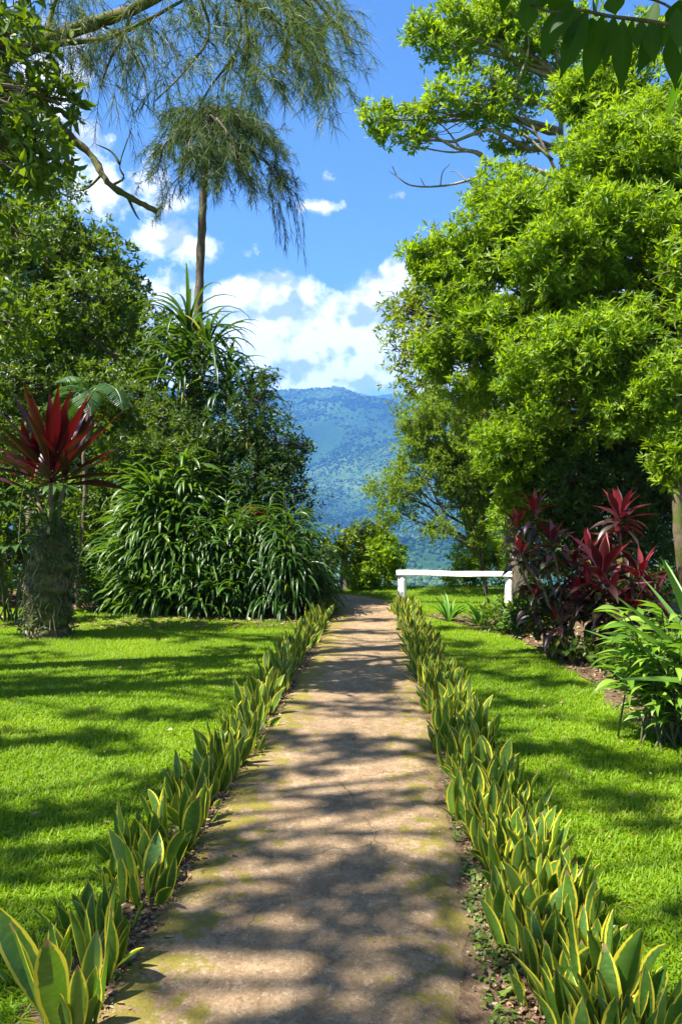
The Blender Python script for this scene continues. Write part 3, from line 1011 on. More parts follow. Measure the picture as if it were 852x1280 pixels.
# deeper backing trees on the right (beyond the bed)
crown_tree('broadleaf_tree', 'deep green tree filling the gap at the far right behind the twisted trunk', 'tree',
           [P(880, 780, 14.5), P(870, 500, 14.6), P(860, 300, 14.6)], .22,
           [lobe(800, 420, 14.3, 90, 110), lobe(880, 560, 14.4, 80, 110), lobe(720, 420, 14.6, 60, 110), lobe(760, 640, 14.4, 80, 80), lobe(860, 280, 14.5, 90, 90), lobe(700, 640, 14.5, 50, 70), lobe(960, 400, 14.4, 80, 160), lobe(800, 540, 14.5, 90, 70), lobe(700, 520, 14.7, 70, 60), lobe(650, 480, 14.8, 50, 60)],
           190, 6, .12, .055, 'leaf_mid', 'bark', 17, gap=.38, twigs=6, scat=.12)


# twisted mossy trunk at the right edge
def twisted():
    B = Build('twisted_tree', 'gnarled mossy trunk with bare twisting branches at the right edge', 'tree', P(858, 765, 9.6) * np.array([1, 1, 0]))
    tm = MB()
    Y = 9.6
    for pth, a, b in (([(858, 770), (852, 700), (846, 620), (852, 540), (870, 460), (880, 380)], .075, .05), ([(850, 560), (838, 530), (842, 490), (850, 450)], .05, .03),
                      ([(850, 600), (830, 555), (820, 560), (812, 548)], .03, .008), ([(846, 500), (825, 488), (812, 496)], .022, .006), ([(852, 545), (835, 540), (822, 520), (815, 528)], .028, .006),
                      ([(855, 470), (832, 462), (810, 470), (795, 466)], .026, .005), ([(852, 430), (840, 452), (836, 480), (840, 520)], .03, .02), ([(856, 345), (835, 340), (812, 350)], .018, .004), ([(856, 340), (830, 330), (810, 322)], .014, .004)):
        q_ = smoothpath([P(a_, b_, Y + rng.normal() * .12) for a_, b_ in pth], 6)
        tube(tm, q_, np.linspace(a, b, len(q_)), 9, jit=.3)
    B.part('trunk', tm, M['bark_moss'], True)
    cm = MB()
    lob = [lobe(880, 330, 9.6, 60, 60), lobe(890, 440, 9.5, 46, 50), lobe(870, 250, 9.8, 50, 40)]
    p, a, i = crown_pts(lob, 300, 77, .45)
    rosettes(cm, p, a, 8, .12, .036, scat=.05)
    B.part('crown', cm, M['leaf_bright'])


twisted()

# small shrubs beyond the lawn
crown_tree('cliff_shrub', 'yellow-green bush with a short pale stump at the far bend of the path', 'shrub',
           [P(431, 742, 16.4), P(430, 715, 16.4), P(431, 690, 16.4), P(428, 672, 16.4)], .1,
           [lobe(428, 672, 16.4, 26, 16), lobe(440, 690, 16.5, 24, 20), lobe(412, 690, 16.6, 18, 22), lobe(460, 664, 16.8, 26, 14)],
           420, 7, .10, .04, 'leaf_lime', 'bark_pale', 21, gap=.42, twigs=10, scat=.04)
crown_tree('cliff_shrub', 'rounded glossy bush beside the white rail at the edge of the drop', 'shrub',
           [P(468, 745, 16.6), P(468, 715, 16.6), P(468, 700, 16.6)], .05,
           [lobe(468, 705, 16.5, 30, 30), lobe(450, 718, 16.4, 20, 22), lobe(485, 695, 16.6, 22, 26), lobe(468, 680, 16.7, 28, 18)],
           420, 7, .11, .045, 'leaf_bright', 'bark', 22, gap=.4, twigs=10, scat=.05)
crown_tree('cliff_shrub', 'soft green bush behind the middle of the white rail', 'shrub',
           [P(592, 770, 17.2), P(592, 730, 17.2), P(592, 700, 17.2)], .06,
           [lobe(592, 700, 17.2, 32, 26), lobe(615, 715, 17.2, 24, 24), lobe(575, 725, 17.2, 22, 18), lobe(605, 680, 17.4, 24, 20), lobe(640, 700, 17.2, 26, 36)],
           380, 7, .10, .04, 'leaf_bright', 'bark', 23, gap=.42, twigs=10, scat=.05)

# ------------------------------------------------------------------ left side trees
crown_tree('broadleaf_tree', 'bright leafy tree behind the shrubs on the left, below the feathery branches', 'tree',
           [P(40, 770, 16.5), P(45, 600, 16.4), P(50, 430, 16.2), P(60, 320, 16)], .2,
           [lobe(60, 300, 15.6, 75, 50), lobe(120, 320, 15.4, 50, 38), lobe(20, 350, 15.4, 70, 50), lobe(110, 380, 15.0, 75, 50), lobe(40, 420, 15.0, 80, 50), lobe(160, 410, 15.2, 50, 45), lobe(-40, 300, 15.6, 70, 90), lobe(60, 245, 16, 50, 30), lobe(30, 480, 15, 90, 45), lobe(150, 360, 15.6, 36, 26)],
           250, 7, .12, .05, 'leaf_mid', 'bark', 31, gap=.48, freq=1.3, twigs=12, scat=.08)
crown_tree('broadleaf_tree', 'dark dense tree behind the left shrub bank beside the slender trunk', 'tree',
           [P(170, 770, 15.2), P(170, 600, 15.2), P(180, 470, 15)], .14,
           [lobe(150, 490, 14.6, 70, 50), lobe(190, 440, 14.8, 50, 50), lobe(100, 540, 14.4, 70, 45), lobe(190, 560, 14.2, 60, 50), lobe(20, 560, 14.2, 80, 60), lobe(60, 640, 14, 90, 60), lobe(-60, 620, 14, 70, 100), lobe(140, 640, 13.8, 60, 60), lobe(200, 660, 14.6, 80, 60), lobe(120, 700, 14.6, 90, 50), lobe(10, 720, 14.4, 90, 50), lobe(230, 520, 14.6, 40, 40), lobe(240, 590, 14.6, 60, 50), lobe(80, 470, 15, 70, 50), lobe(-40, 480, 14.4, 90, 60), lobe(60, 400, 14.9, 60, 40), lobe(0, 690, 13.6, 60, 50), lobe(-60, 720, 13.4, 60, 60), lobe(120, 690, 13.9, 50, 40)],
           230, 6, .10, .05, 'leaf_mid', 'bark', 32, gap=.42, twigs=8, scat=.1)
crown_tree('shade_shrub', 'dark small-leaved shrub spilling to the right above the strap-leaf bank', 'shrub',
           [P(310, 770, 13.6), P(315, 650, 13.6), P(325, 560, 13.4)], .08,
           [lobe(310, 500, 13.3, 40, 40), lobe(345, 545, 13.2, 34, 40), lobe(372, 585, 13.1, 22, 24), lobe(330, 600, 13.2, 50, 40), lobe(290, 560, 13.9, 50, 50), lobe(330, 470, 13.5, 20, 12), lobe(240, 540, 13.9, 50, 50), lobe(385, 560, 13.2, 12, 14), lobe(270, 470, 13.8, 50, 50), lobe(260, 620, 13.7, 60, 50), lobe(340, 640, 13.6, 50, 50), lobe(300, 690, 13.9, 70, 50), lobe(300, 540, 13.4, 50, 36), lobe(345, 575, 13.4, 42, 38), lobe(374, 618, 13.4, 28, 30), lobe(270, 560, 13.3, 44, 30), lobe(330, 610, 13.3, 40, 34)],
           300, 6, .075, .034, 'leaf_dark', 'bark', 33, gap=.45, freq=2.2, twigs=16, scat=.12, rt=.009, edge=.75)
crown_tree('shade_shrub', 'light green small-leaved shrub in front of the slender trunk', 'shrub',
           [P(230, 770, 14.1), P(225, 650, 14.1), P(220, 560, 14)], .06,
           [lobe(210, 520, 13.6, 45, 36), lobe(250, 500, 13.8, 40, 30), lobe(180, 550, 13.7, 44, 30), lobe(165, 500, 13.8, 40, 30), lobe(235, 560, 13.2, 40, 26), lobe(190, 560, 13.0, 50, 24), lobe(150, 570, 13.2, 44, 30)],
           300, 7, .08, .028, 'leaf_mid', 'bark', 34, gap=.45, freq=2.2, twigs=10, scat=.1)
crown_tree('broadleaf_tree', 'dark full tree forming the backdrop at the far left behind the bright leafy tree', 'tree',
           [P(0, 770, 18.5), P(0, 500, 18.5), P(20, 330, 18.5)], .2,
           [lobe(-40, 300, 18.4, 90, 80), lobe(50, 330, 18.4, 80, 70), lobe(120, 390, 18.2, 60, 60), lobe(30, 440, 18.2, 100, 70), lobe(150, 450, 18.2, 60, 50), lobe(-60, 480, 18.2, 90, 90), lobe(80, 520, 18, 100, 60), lobe(0, 600, 18, 100, 70), lobe(110, 620, 18, 80, 60)],
           150, 6, .16, .075, 'leaf_mid', 'bark', 36, gap=.38, freq=1.0, twigs=5, scat=.12)
# dark large-leaved overhanging tree at the top left
crown_tree('broadleaf_tree', 'dark big-leaved tree hanging into the top left corner', 'tree',
           [(-4.6, 6.2, 0), (-4.5, 6.2, 2.2), (-4.1, 6.1, 4.2), (-3.6, 6.1, 5.6)], .2,
           [lobe(10, 130, 6.0, 55, 70), lobe(50, 190, 6.1, 45, 50), lobe(-40, 200, 6.2, 60, 80), lobe(20, 60, 6.3, 60, 50), lobe(-60, 60, 6.4, 70, 80), lobe(75, 130, 6.2, 30, 40), lobe(30, 215, 5.9, 35, 30), lobe(20, 290, 7.2, 50, 40), lobe(-20, 360, 7.4, 50, 50), lobe(25, 410, 8.2, 46, 34), lobe(0, 100, 6.6, 60, 60), lobe(40, 20, 6.6, 60, 30)],
           240, 5, .115, .05, 'leaf_mid', 'bark', 35, gap=.47, freq=2.6, twigs=14, scat=.1, rt=.008, up=-.2, bend=.2)


# ------------------------------------------------------------------ feathery needle foliage
def plume(mb, tb, path, needles, nl, r=.006, spread=.55, droop=.35, wid=.005, start=.15):
    """one drooping branchlet: thin stem plus needles"""
    path = np.asarray(path)
    if tb is not None:
        tube(tb, path, np.linspace(r, r * .3, len(path)), 4, cap=False)
    n = needles
    t = start + (1 - start) * rng.random(n)
    f = t * (len(path) - 1)
    i = np.minimum(f.astype(int), len(path) - 2)
    w = (f - i)[:, None]
    pos = path[i] * (1 - w) + path[i + 1] * w
    tan = unit(path[i + 1] - path[i])
    d = unit(tan * .8 + spread * rng.normal(size=(n, 3)) + np.array([0, 0, -droop]))
    L = nl * rng.uniform(.6, 1.25, n)
    s = unit(np.cross(d, rdir(n))) * wid * .5
    mid = pos + d * L[:, None] * .5
    tip = pos + d * L[:, None] + np.array([0, 0, -1]) * (.18 * L)[:, None]
    rn = np.clip(.35 + .25 * rng.normal(size=n) + .25 * t, 0, 1)
    V = np.stack([pos - s, pos + s, mid + s * .8, mid - s * .8, tip], 1)
    D = np.zeros(V.shape)
    D[..., 2] = rn[:, None]
    b = np.arange(n)[:, None] * 5
    mb.add(V, b + [3, 2, 4], b + [0, 1, 2, 3], D)


def hang(start, d, L, droop, n=7):
    """path that leaves along d and bends down under its own weight"""
    d = unit(np.asarray(d, float))
    p = [np.asarray(start, float)]
    for _ in range(n - 1):
        p.append(p[-1] + d * L / (n - 1))
        d = unit(d + np.array([0, 0, -droop]) + rng.normal(size=3) * .06)
    return np.array(p)


def she_oak():
    B = Build('she_oak', 'slender bare-trunked tree with one drooping feathery crown above the shrubs', 'tree', P(247, 765, 15.0))
    tm, cm = MB(), MB()
    tp = smoothpath([P(247, 770, 15), P(245, 600, 15), P(246, 450, 15), P(250, 340, 15), P(255, 235, 15), P(262, 160, 15), P(268, 130, 15)], 8)
    tube(tm, tp, np.interp(np.linspace(0, 1, len(tp)), [0, .6, .8, 1], [.10, .075, .06, .03]), 10, jit=.35)
    top = P(258, 215, 15)
    ends = [(210, 180, .4), (195, 222, -.3), (225, 150, .2), (260, 140, 0), (295, 142, .3), (322, 165, -.2), (335, 190, .2), (338, 225, .5), (315, 232, -.5), (215, 252, .6), (290, 200, -.7), (240, 190, -.9), (330, 180, .8), (280, 140, .9), (210, 190, .8), (345, 235, 0), (275, 230, -.6), (305, 165, -.4), (230, 170, -.5), (270, 215, -.6), (245, 225, .4), (300, 215, .2)]
    for (a, b, dy) in ends:
        e = P(262 + (a - 262) * 1.2, 195 + (b - 195) * 1.12, 15 + dy * 1.2)
        s = tp[-1 - rng.integers(2, 12)]
        path = curve(s, e, 9, .14, .03)
        tube(tm, path, np.linspace(.032, .008, 9), 5, cap=False)
        for j in range(27):
            f = rng.uniform(1.5, 8)
            i0 = int(f)
            st = path[i0] * (1 - f + i0) + path[min(i0 + 1, 8)] * (f - i0)
            d = unit(e - s) * .8 + rng.normal(size=3) * .55
            plume(cm, tm, hang(st, d, rng.uniform(.28, .66), .25), 38, .19, .004, .65, .18, .009)
    # the long tail on the right
    for j in range(14):
        st = P(345 + rng.normal() * 10, 225 + rng.normal() * 10, 15 + rng.normal() * .1)
        plume(cm, tm, hang(st, (.35, .1, -.6), rng.uniform(.8, 1.55), .5), 40, .2, .005, .32, .4, .0085)
    B.part('trunk', tm, M['bark'], True)
    B.part('crown', cm, M['needle2'])


she_oak()


def pine_over():
    base = np.array([-4.9, 7.6, 0])
    B = Build('she_oak', 'overhanging feathery tree whose thick limbs and hanging needles fill the top left', 'tree', base)
    tm, cm = MB(), MB()
    tp = smoothpath([base, base + [.15, -.1, 2.5], base + [.45, -.3, 4.6], base + [.9, -.5, 6.4], base + [1.1, -.5, 8.6]], 8)
    tube(tm, tp, np.linspace(.24, .09, len(tp)), 10, jit=.2)
    Y = 7.0
    limbs_px = [([(-60, 150), (0, 78), (50, 55), (120, 28), (165, 12), (240, -25), (330, -60)], .085, .03, Y),
                ([(40, 58), (95, 52), (140, 46), (190, 22), (230, 0)], .03, .012, Y),
                ([(165, 12), (155, 45), (140, 70), (125, 110)], .02, .006, Y),
                ([(240, -25), (300, 0), (350, 30), (400, 80)], .03, .008, Y + .3), ([(300, -45), (370, -20), (420, 30)], .03, .008, Y + .2),
                ([(240, -25), (262, 40), (230, 90), (192, 128)], .016, .005, Y - .2), ([(290, -40), (300, 50), (262, 110), (240, 150)], .016, .005, Y + .4),
                ([(150, -60), (250, -60), (330, -40), (390, 10)], .03, .01, Y - .4), ([(60, 50), (70, 0), (110, -50)], .03, .01, Y + .3),
                ([(300, -30), (310, 60), (300, 130)], .014, .004, Y), ([(350, -20), (362, 50), (350, 110)], .014, .004, Y + .1), ([(0, 78), (40, 110), (50, 150)], .016, .005, Y + .2), ([(120, 28), (180, 60), (205, 85)], .014, .004, Y + .3)]
    # mossy stub that ends broken
    stub = smoothpath([P(-110, 120, 7.2), P(20, 110, 7.2), P(85, 168, 7.1), P(115, 195, 7.1), P(135, 228, 7.0), P(165, 248, 7.0), P(196, 264, 7.0)], 6)
    tube(tm, stub, np.linspace(.042, .022, len(stub)), 8, jit=.6)
    for pth in ([(140, 232), (155, 222), (150, 205), (165, 160)], [(160, 247), (170, 268), (175, 275)], [(130, 215), (110, 235), (90, 240)], [(150, 205), (140, 190), (120, 180)]):
        q_ = smoothpath([P(a, b, 7.05) for a, b in pth], 4)
        tube(tm, q_, np.linspace(.014, .004, len(q_)), 5)
    for li, (px, a, b, yy) in enumerate(limbs_px):
        q_ = smoothpath([P(x_, y_, yy + rng.normal() * .12) for x_, y_ in px], 6)
        tube(tm, q_, np.linspace(a, b, len(q_)), 7, cap=False, jit=.15)
        big = a > .02
        for j in range(34 if big else 13):
            f = rng.uniform(.15, .999) * (len(q_) - 1)
            st = q_[int(f)]
            if st[0] < -3.6:
                continue
            d = np.array([rng.normal() * .8 + .3, rng.normal() * .7, rng.uniform(-.8, .3)])
            plume(cm, tm, hang(st, d, rng.uniform(.3, .7), .25), 34, .15, .003, .5, .25, .0050, .2)
    # fuller sprays at the right end
    for j in range(230):
        st = P(rng.uniform(215, 420), rng.uniform(-30, 100), Y + rng.normal() * .5)
        if (st[0] > P(325, 0, Y)[0]) or rng.random() < .3:
            plume(cm, tm, hang(st, (rng.normal() * .5 + .5, rng.normal() * .5, rng.uniform(-.7, .3)), rng.uniform(.25, .5), .25), 38, .15, .003, .6, .15, .0052, .1)
    for j in range(60):
        st = P(rng.uniform(-20, 215), rng.uniform(-20, 90), Y + rng.normal() * .4)
        plume(cm, tm, hang(st, (rng.normal() * .4, rng.normal() * .4, -.6), rng.uniform(.3, .65), .4), 24, .15, .003, .35, .35, .0042, .1)
    B.part('trunk', tm, M['bark_moss'], True)
    B.part('crown', cm, M['needle'])


pine_over()

# ------------------------------------------------------------------ trees standing just left of the picture (they shade lawn and path)
def shade_tree(label, x, y, h, lob, seed, mat='leaf_mid', dens=95):
    crown_tree('broadleaf_tree', label, 'tree', [(x, y, 0), (x + .1, y, h * .4), (x - .1, y + .1, h * .75), (x, y, h)], .09,
               [(np.array(c, float), np.array(r, float)) for c, r in lob], dens, 6, .17, .075, mat, 'bark', seed, gap=.44, freq=1.8, twigs=2, scat=.1, inner=.3)


def cast(tx, ty, hx, hy, z, hz=.35):
    """a crown lobe whose shadow falls round (tx, ty) on the ground"""
    return ((tx + SUNV[0] / SUNV[2] * z, ty + SUNV[1] / SUNV[2] * z, z), (hx, hy, hz))


def streak(tx, ty, z, n=4, dx=.33, dy=-.24, hx=.3, hy=.14):
    return [cast(tx + dx * i, ty + dy * i, hx, hy, z + .1 * (i % 2), .3) for i in range(n)]


shade_tree('wide tree standing left of the lawn and shading the near path', -8.6, .4, 9.2,
           [cast(-.2, 3.15, .9, .32, 8.4), *streak(1.0, 3.5, 8.8, 4, .3, -.3, .32, .16), cast(-1.6, 2.7, .6, .4, 8.2), cast(-.6, 4.75, .75, .28, 8.6), cast(.5, 5.35, .8, .3, 9.0), cast(-1.9, 4.2, .8, .3, 8.4), *streak(1.15, 4.7, 9.2, 4, .33, -.28),
            cast(1.3, 2.2, .9, .3, 8.6), cast(-2.2, 5.5, 1.1, .4, 9.0), cast(-.1, 2.35, .4, .2, 8.4), *streak(1.15, 5.7, 9.2, 4, .33, -.25), cast(-.3, 5.6, .5, .2, 8.8), cast(.2, 4.35, .5, .16, 8.8), cast(-.4, 3.75, .6, .18, 8.6), cast(.3, 2.75, .5, .13, 8.4), cast(.2, 3.5, .6, .2, 9.)], 51)
shade_tree('tall tree standing left of the lawn near the thick ti trunk', -9.6, 4.6, 9.8,
           [cast(-1.5, 6.3, .8, .25, 9.0), cast(.2, 6.5, .8, .25, 9.4), *streak(1.1, 6.9, 9.2, 4, .33, -.28), cast(-2.9, 7.4, 1.3, .4, 9.2), cast(-.8, 7.5, .7, .2, 9.4), *streak(1.1, 8.2, 9.8, 4, .33, -.28), cast(-3.4, 6.2, .8, .3, 9.0),
            cast(-1.9, 8.4, .9, .28, 9.6), cast(-3.6, 8.8, 1.0, .35, 9.4), cast(.3, 7.1, .4, .14, 9.4)], 52)
shade_tree('open-crowned tree behind the lawn at the left, casting shade bands on the path', -9.4, 7.8, 9.4,
           [cast(.3, 9.3, .8, .22, 9.0), cast(.4, 10.5, .8, .22, 9.2), cast(-1.4, 10., .8, .25, 8.8), *streak(1.1, 10., 9.4, 4, .33, -.28), cast(-3., 10.4, 1.2, .4, 9.0), cast(-2.0, 11.2, .8, .3, 8.8), cast(1.7, 11, .6, .2, 9.2), cast(.4, 11.7, .6, .2, 9.0), cast(-4.4, 9.6, .9, .4, 9.4)], 53)

# ------------------------------------------------------------------ thick-trunked red ti plant on the left
PROF_T = [.25, .3, .55, .85, 1., .95, .78, .5, .22, .02]


def ti_rosette(mb, c, n, L, W, tilt=(0, 0), th=(.1, 1.45), kap=(.1, .7), rn=(0, 1), up=.10):
    az = rng.random() * 6 + np.arange(n) * 2.4 + rng.normal(size=n) * .2
    t = np.linspace(0, 1, n)                      # 0 = oldest, lowest leaf
    th0 = th[0] + (th[1] - th[0]) * t + rng.normal(size=n) * .12
    LL_ = L * (.75 + .35 * np.sin(pi * (.25 + .6 * t))) * rng.uniform(.88, 1.12, n)
    base = np.asarray(c) + np.stack([.02 * np.cos(az) + tilt[0] * t * up, .02 * np.sin(az) + tilt[1] * t * up, t * up], -1)
    rnd = np.clip(rn[0] + (rn[1] - rn[0]) * (t ** 1.2) + rng.normal(size=n) * .16, 0, 1)
    straps(mb, base, az, th0, rng.uniform(*kap, n) * (1.3 - t), LL_, W * rng.uniform(.85, 1.15, n), PROF_T, .22, roll=rng.normal(size=n) * .25, rnd=rnd, wave=.02)


def big_ti():
    Y = 10.3
    B = Build('ti_plant', 'crimson ti plant with spiky leaves on a thick creeper-covered trunk', 'ti plant', P(62, 800, Y))
    tm = MB()
    tp = smoothpath([P(62, 803, Y), P(60, 775, Y), P(60, 740, Y), P(66, 705, Y), P(68, 675, Y), P(66, 652, Y)], 7)
    tube(tm, tp, np.interp(np.linspace(0, 1, len(tp)), [0, .06, .3, .6, .8, 1], [.34, .27, .25, .27, .2, .10]), 16, jit=.45)
    B.part('trunk', tm, M['bark_moss'], True)
    vm = MB()                                     # creeper
    n = 2200
    a = rng.random(n) * 6.28
    z = rng.random(n) ** .9
    c = np.stack([np.interp(z, np.linspace(0, 1, len(tp)), tp[:, i]) for i in range(3)], -1)
    rad = np.interp(z, [0, .3, .62, .85, 1], [.28, .24, .23, .25, .16]) * (.75 + .75 * fbm(np.stack([np.cos(a) * 2, np.sin(a) * 2, z * 7], -1), 3))
    o_ = np.stack([np.cos(a), np.sin(a), np.zeros(n)], -1)
    L = rng.uniform(.025, .085, n)
    leaves(vm, c + o_ * rad[:, None], unit(o_ * .5 + rdir(n) * .8 + [0, 0, -.3]), unit(o_ + .5 * rdir(n)), L, L * .45, .2)
    for j in range(60):                           # hanging roots and stems
        z0 = rng.uniform(.25, .8)
        a0 = rng.random() * 6.28
        c0 = np.array([np.interp(z0, np.linspace(0, 1, len(tp)), tp[:, i]) for i in range(3)])
        s0 = c0 + np.array([cos(a0), sin(a0), 0]) * .28
        e0 = s0 + np.array([cos(a0 + rng.normal() * .6) * .08, sin(a0) * .08, -rng.uniform(.15, .5)])
        tube(vm, curve(s0, e0, 6, 0, .09), .007, 4, rnd=1., cap=False)
    B.part('creeper', vm, M['climber'])
    fm = MB()                                     # green fern-like leaves at the trunk top
    k = 26
    a = rng.random(k) * 6.28
    straps(fm, P(66, 655, Y) + np.stack([.1 * np.cos(a), .1 * np.sin(a), rng.uniform(-.35, .3, k)], -1), a, rng.uniform(.2, 1.3, k), rng.uniform(.2, 1.3, k), rng.uniform(.3, .6, k), .075, PROF_T, .2, rnd=rng.random(k) * .8)
    B.part('fern_tuft', fm, M['frond'])
    for (sx, sy, ex, ey, dy, n, L) in ((64, 660, 64, 604, -.1, 32, 1.08), (70, 660, 82, 606, .1, 16, .85), (62, 660, 44, 614, .3, 12, .75)):
        sm = MB()
        p_ = curve(P(sx, sy, Y), P(ex, ey, Y + dy), 6, 0, .02)
        tube(sm, p_, np.linspace(.035, .025, 6), 7)
        st = B.part('stem', sm, M['cane'], True)
        rm = MB()
        ti_rosette(rm, p_[-1], n, L, .135, (rng.normal() * .6, 0), th=(.2, 1.4), kap=(-.1, .35), rn=(.05, .95), up=.26)
        B.part('leaf_rosette', rm, M['ti'], True, parent=st)


rng = np.random.default_rng(4242)
big_ti()

# large-leaved plants behind it
def big_leaf_plant(label, px, py, Y, n, seed, h=1.4, L=.55):
    global rng
    old = rng
    rng = np.random.default_rng(seed)
    b = P(px, py, Y)
    b[2] = 0
    B = Build('philodendron', label, 'plant', b)
    sm, lm = MB(), MB()
    for i in range(n):
        a = rng.random() * 6.28
        e = b + np.array([cos(a) * rng.uniform(.2, .8), sin(a) * rng.uniform(.2, .6) - .1, h * rng.uniform(.35, 1.1)])
        pth = curve(b + rng.normal(size=3) * [.08, .08, 0], e, 7, .08, .02)
        tube(sm, pth, np.linspace(.014, .008, 7), 5, cap=False)
        # split leaf made of fingers
        az0 = a + rng.normal() * .3
        k = 7
        fa = az0 + np.linspace(-1.5, 1.5, k)
        LL_ = L * (1 - .35 * np.abs(np.linspace(-1, 1, k))) * rng.uniform(.8, 1.1)
        straps(lm, np.tile(e, (k, 1)), fa, .25 - .2 * np.abs(np.linspace(-1, 1, k)), rng.uniform(.5, 1.0), LL_, LL_ * .3, [.2, .6, 1, .95, .7, .35, .03], .12, rnd=np.full(k, rng.random()))
    B.part('stems', sm, M['twig_green'], True)
    B.part('leaves', lm, M['frond'], True)
    rng = old


big_leaf_plant('big split-leaf plant in shade at the left edge behind the ti trunk', 12, 700, 11.6, 16, 61, 1.9, .5)
big_leaf_plant('low split-leaf plant in deep shade right of the ti trunk', 118, 730, 12.8, 9, 62, .9, .4)


def fern_frond_tree():
    Y = 13.2
    B = Build('tree_fern', 'fern-like shrub with grey-green pinnate fronds above the crimson ti leaves', 'fern', P(100, 768, Y))
    tm, fm = MB(), MB()
    top = P(112, 492, Y)
    tp = curve(P(100, 768, Y), top, 8, 0, .01)
    tube(tm, tp, np.linspace(.05, .035, 8), 8, jit=.2)
    B.part('trunk', tm, M['bark'], True)
    for j in range(10):
        a = j * 2.4 + rng.normal() * .2
        d = np.array([cos(a), sin(a), .15 + .9 * rng.random()])
        path = hang(top, d, rng.uniform(.7, 1.25), .17, 12)
        tube(fm, path, np.linspace(.012, .003, 12), 4, cap=False)
        k = 26
        f = np.linspace(1.5, 10.99, k)
        i0 = f.astype(int)
        pos = path[i0] * (1 - (f - i0))[:, None] + path[np.minimum(i0 + 1, 11)] * (f - i0)[:, None]
        tan = unit(path[np.minimum(i0 + 1, 11)] - path[i0])
        side = unit(np.cross(tan, [0, 0, 1.]))
        for s in (-1, 1):
            L = .30 * np.sin(pi * np.linspace(.15, .97, k))
            leaves(fm, pos, tan * .5 + side * s + [0, 0, -.25], np.cross(side, tan), L, .035, .15, .2, np.clip(rng.normal(size=k) * .2 + .5, 0, 1))
    B.part('fronds', fm, M['frond'])


fern_frond_tree()

# ------------------------------------------------------------------ strap-leaf bank
PROF_L = [.5, .8, 1, 1, .95, .85, .68, .42, .04]


def strap_clump(label, c, rad, n, L, W, seed, mat='strap', stems=True, flowers=0, th=(.3, 1.3), kap=(1.2, 2.3)):
    """leafy canes arching outwards from a mound; c = ground centre, rad = mound radii"""
    global rng
    old = rng
    rng = np.random.default_rng(seed)
    c = np.asarray(c, float)
    B = Build('strap_leaf_plant', label, 'strap-leaf plant', c, 'strap-leaf plants in the left bank')
    sm, lm = MB(), MB()
    ncan = n // 12
    for i in range(ncan):
        a = rng.random() * 6.28
        ph = np.arcsin(rng.uniform(.02, 1))
        d = np.array([cos(a) * cos(ph), sin(a) * cos(ph), sin(ph)])
        e = c + d * rad * rng.uniform(.62, .95)
        s = c + np.array([d[0] * rad[0] * .35, d[1] * rad[1] * .35, 0])
        pth = curve(s, e, 7, .05, .02)
        tube(sm, pth, np.linspace(.012, .006, 7), 4, cap=False)
        k = 14
        f = rng.uniform(3.2, 5.99, k)
        i0 = f.astype(int)
        pos = pth[i0] + (pth[i0 + 1] - pth[i0]) * (f - i0)[:, None]
        az = a + rng.normal(size=k) * 1.1
        t = (f - 3) / 3
        straps(lm, pos, az, th[0] + (th[1] - th[0]) * t * rng.uniform(.6, 1.2, k), rng.uniform(*kap, k), L * rng.uniform(.7, 1.25, k), W * rng.uniform(.75, 1.2, k), PROF_L, .2,
               roll=rng.normal(size=k) * .35, rnd=np.clip(rng.random() * .5 + rng.random(k) * .5, 0, 1))
    B.part('stems', sm, M['twig_green'], True)
    B.part('leaves', lm, M[mat], True)
    if flowers:
        for (px, py, Y) in flowers:
            fm = MB()
            p0 = P(px, py, Y)
            a = np.arange(7) * .9
            straps(fm, np.tile(p0, (7, 1)), a, .5, .8, .11, .045, PROF_L, .2)
            B.part('flower', fm, M['flower'])
    rng = old


strap_clump('broad strap-leaf clump in the middle of the left bank, pale leaves arching down', (-2.75, 13.0, 0), np.array([1.1, .8, 2.95]), 2300, .66, .058, 71, mat='strap_light')
strap_clump('low strap-leaf clump at the front of the left bank next to the lawn', (-1.85, 12.55, 0), np.array([1.0, .8, 2.1]), 1900, .40, .046, 72)
strap_clump('dark strap-leaf clump at the right end of the bank, drooping over the path', (-.85, 12.5, 0), np.array([.62, .8, 2.15]), 1200, .66, .034, 73, mat='ribbon', kap=(1.6, 2.8))
strap_clump('strap-leaf clump with small red flowers at the top of the bank', (-1.45, 13.3, 0), np.array([.9, .7, 2.45]), 1300, .62, .05, 74, flowers=[(322, 642, 12.5), (330, 653, 12.45), (310, 636, 12.55)])
strap_clump('shaded strap-leaf clump at the left end of the bank near the ti trunk', (-3.5, 13.4, 0), np.array([.6, .6, 1.8]), 560, .55, .045, 75)
strap_clump('narrow strap-leaf clump spilling onto the path edge at the back of the bank', (-.62, 13.2, 0), np.array([.36, .45, .9]), 300, .55, .03, 76, mat='ribbon', kap=(1.6, 2.8))


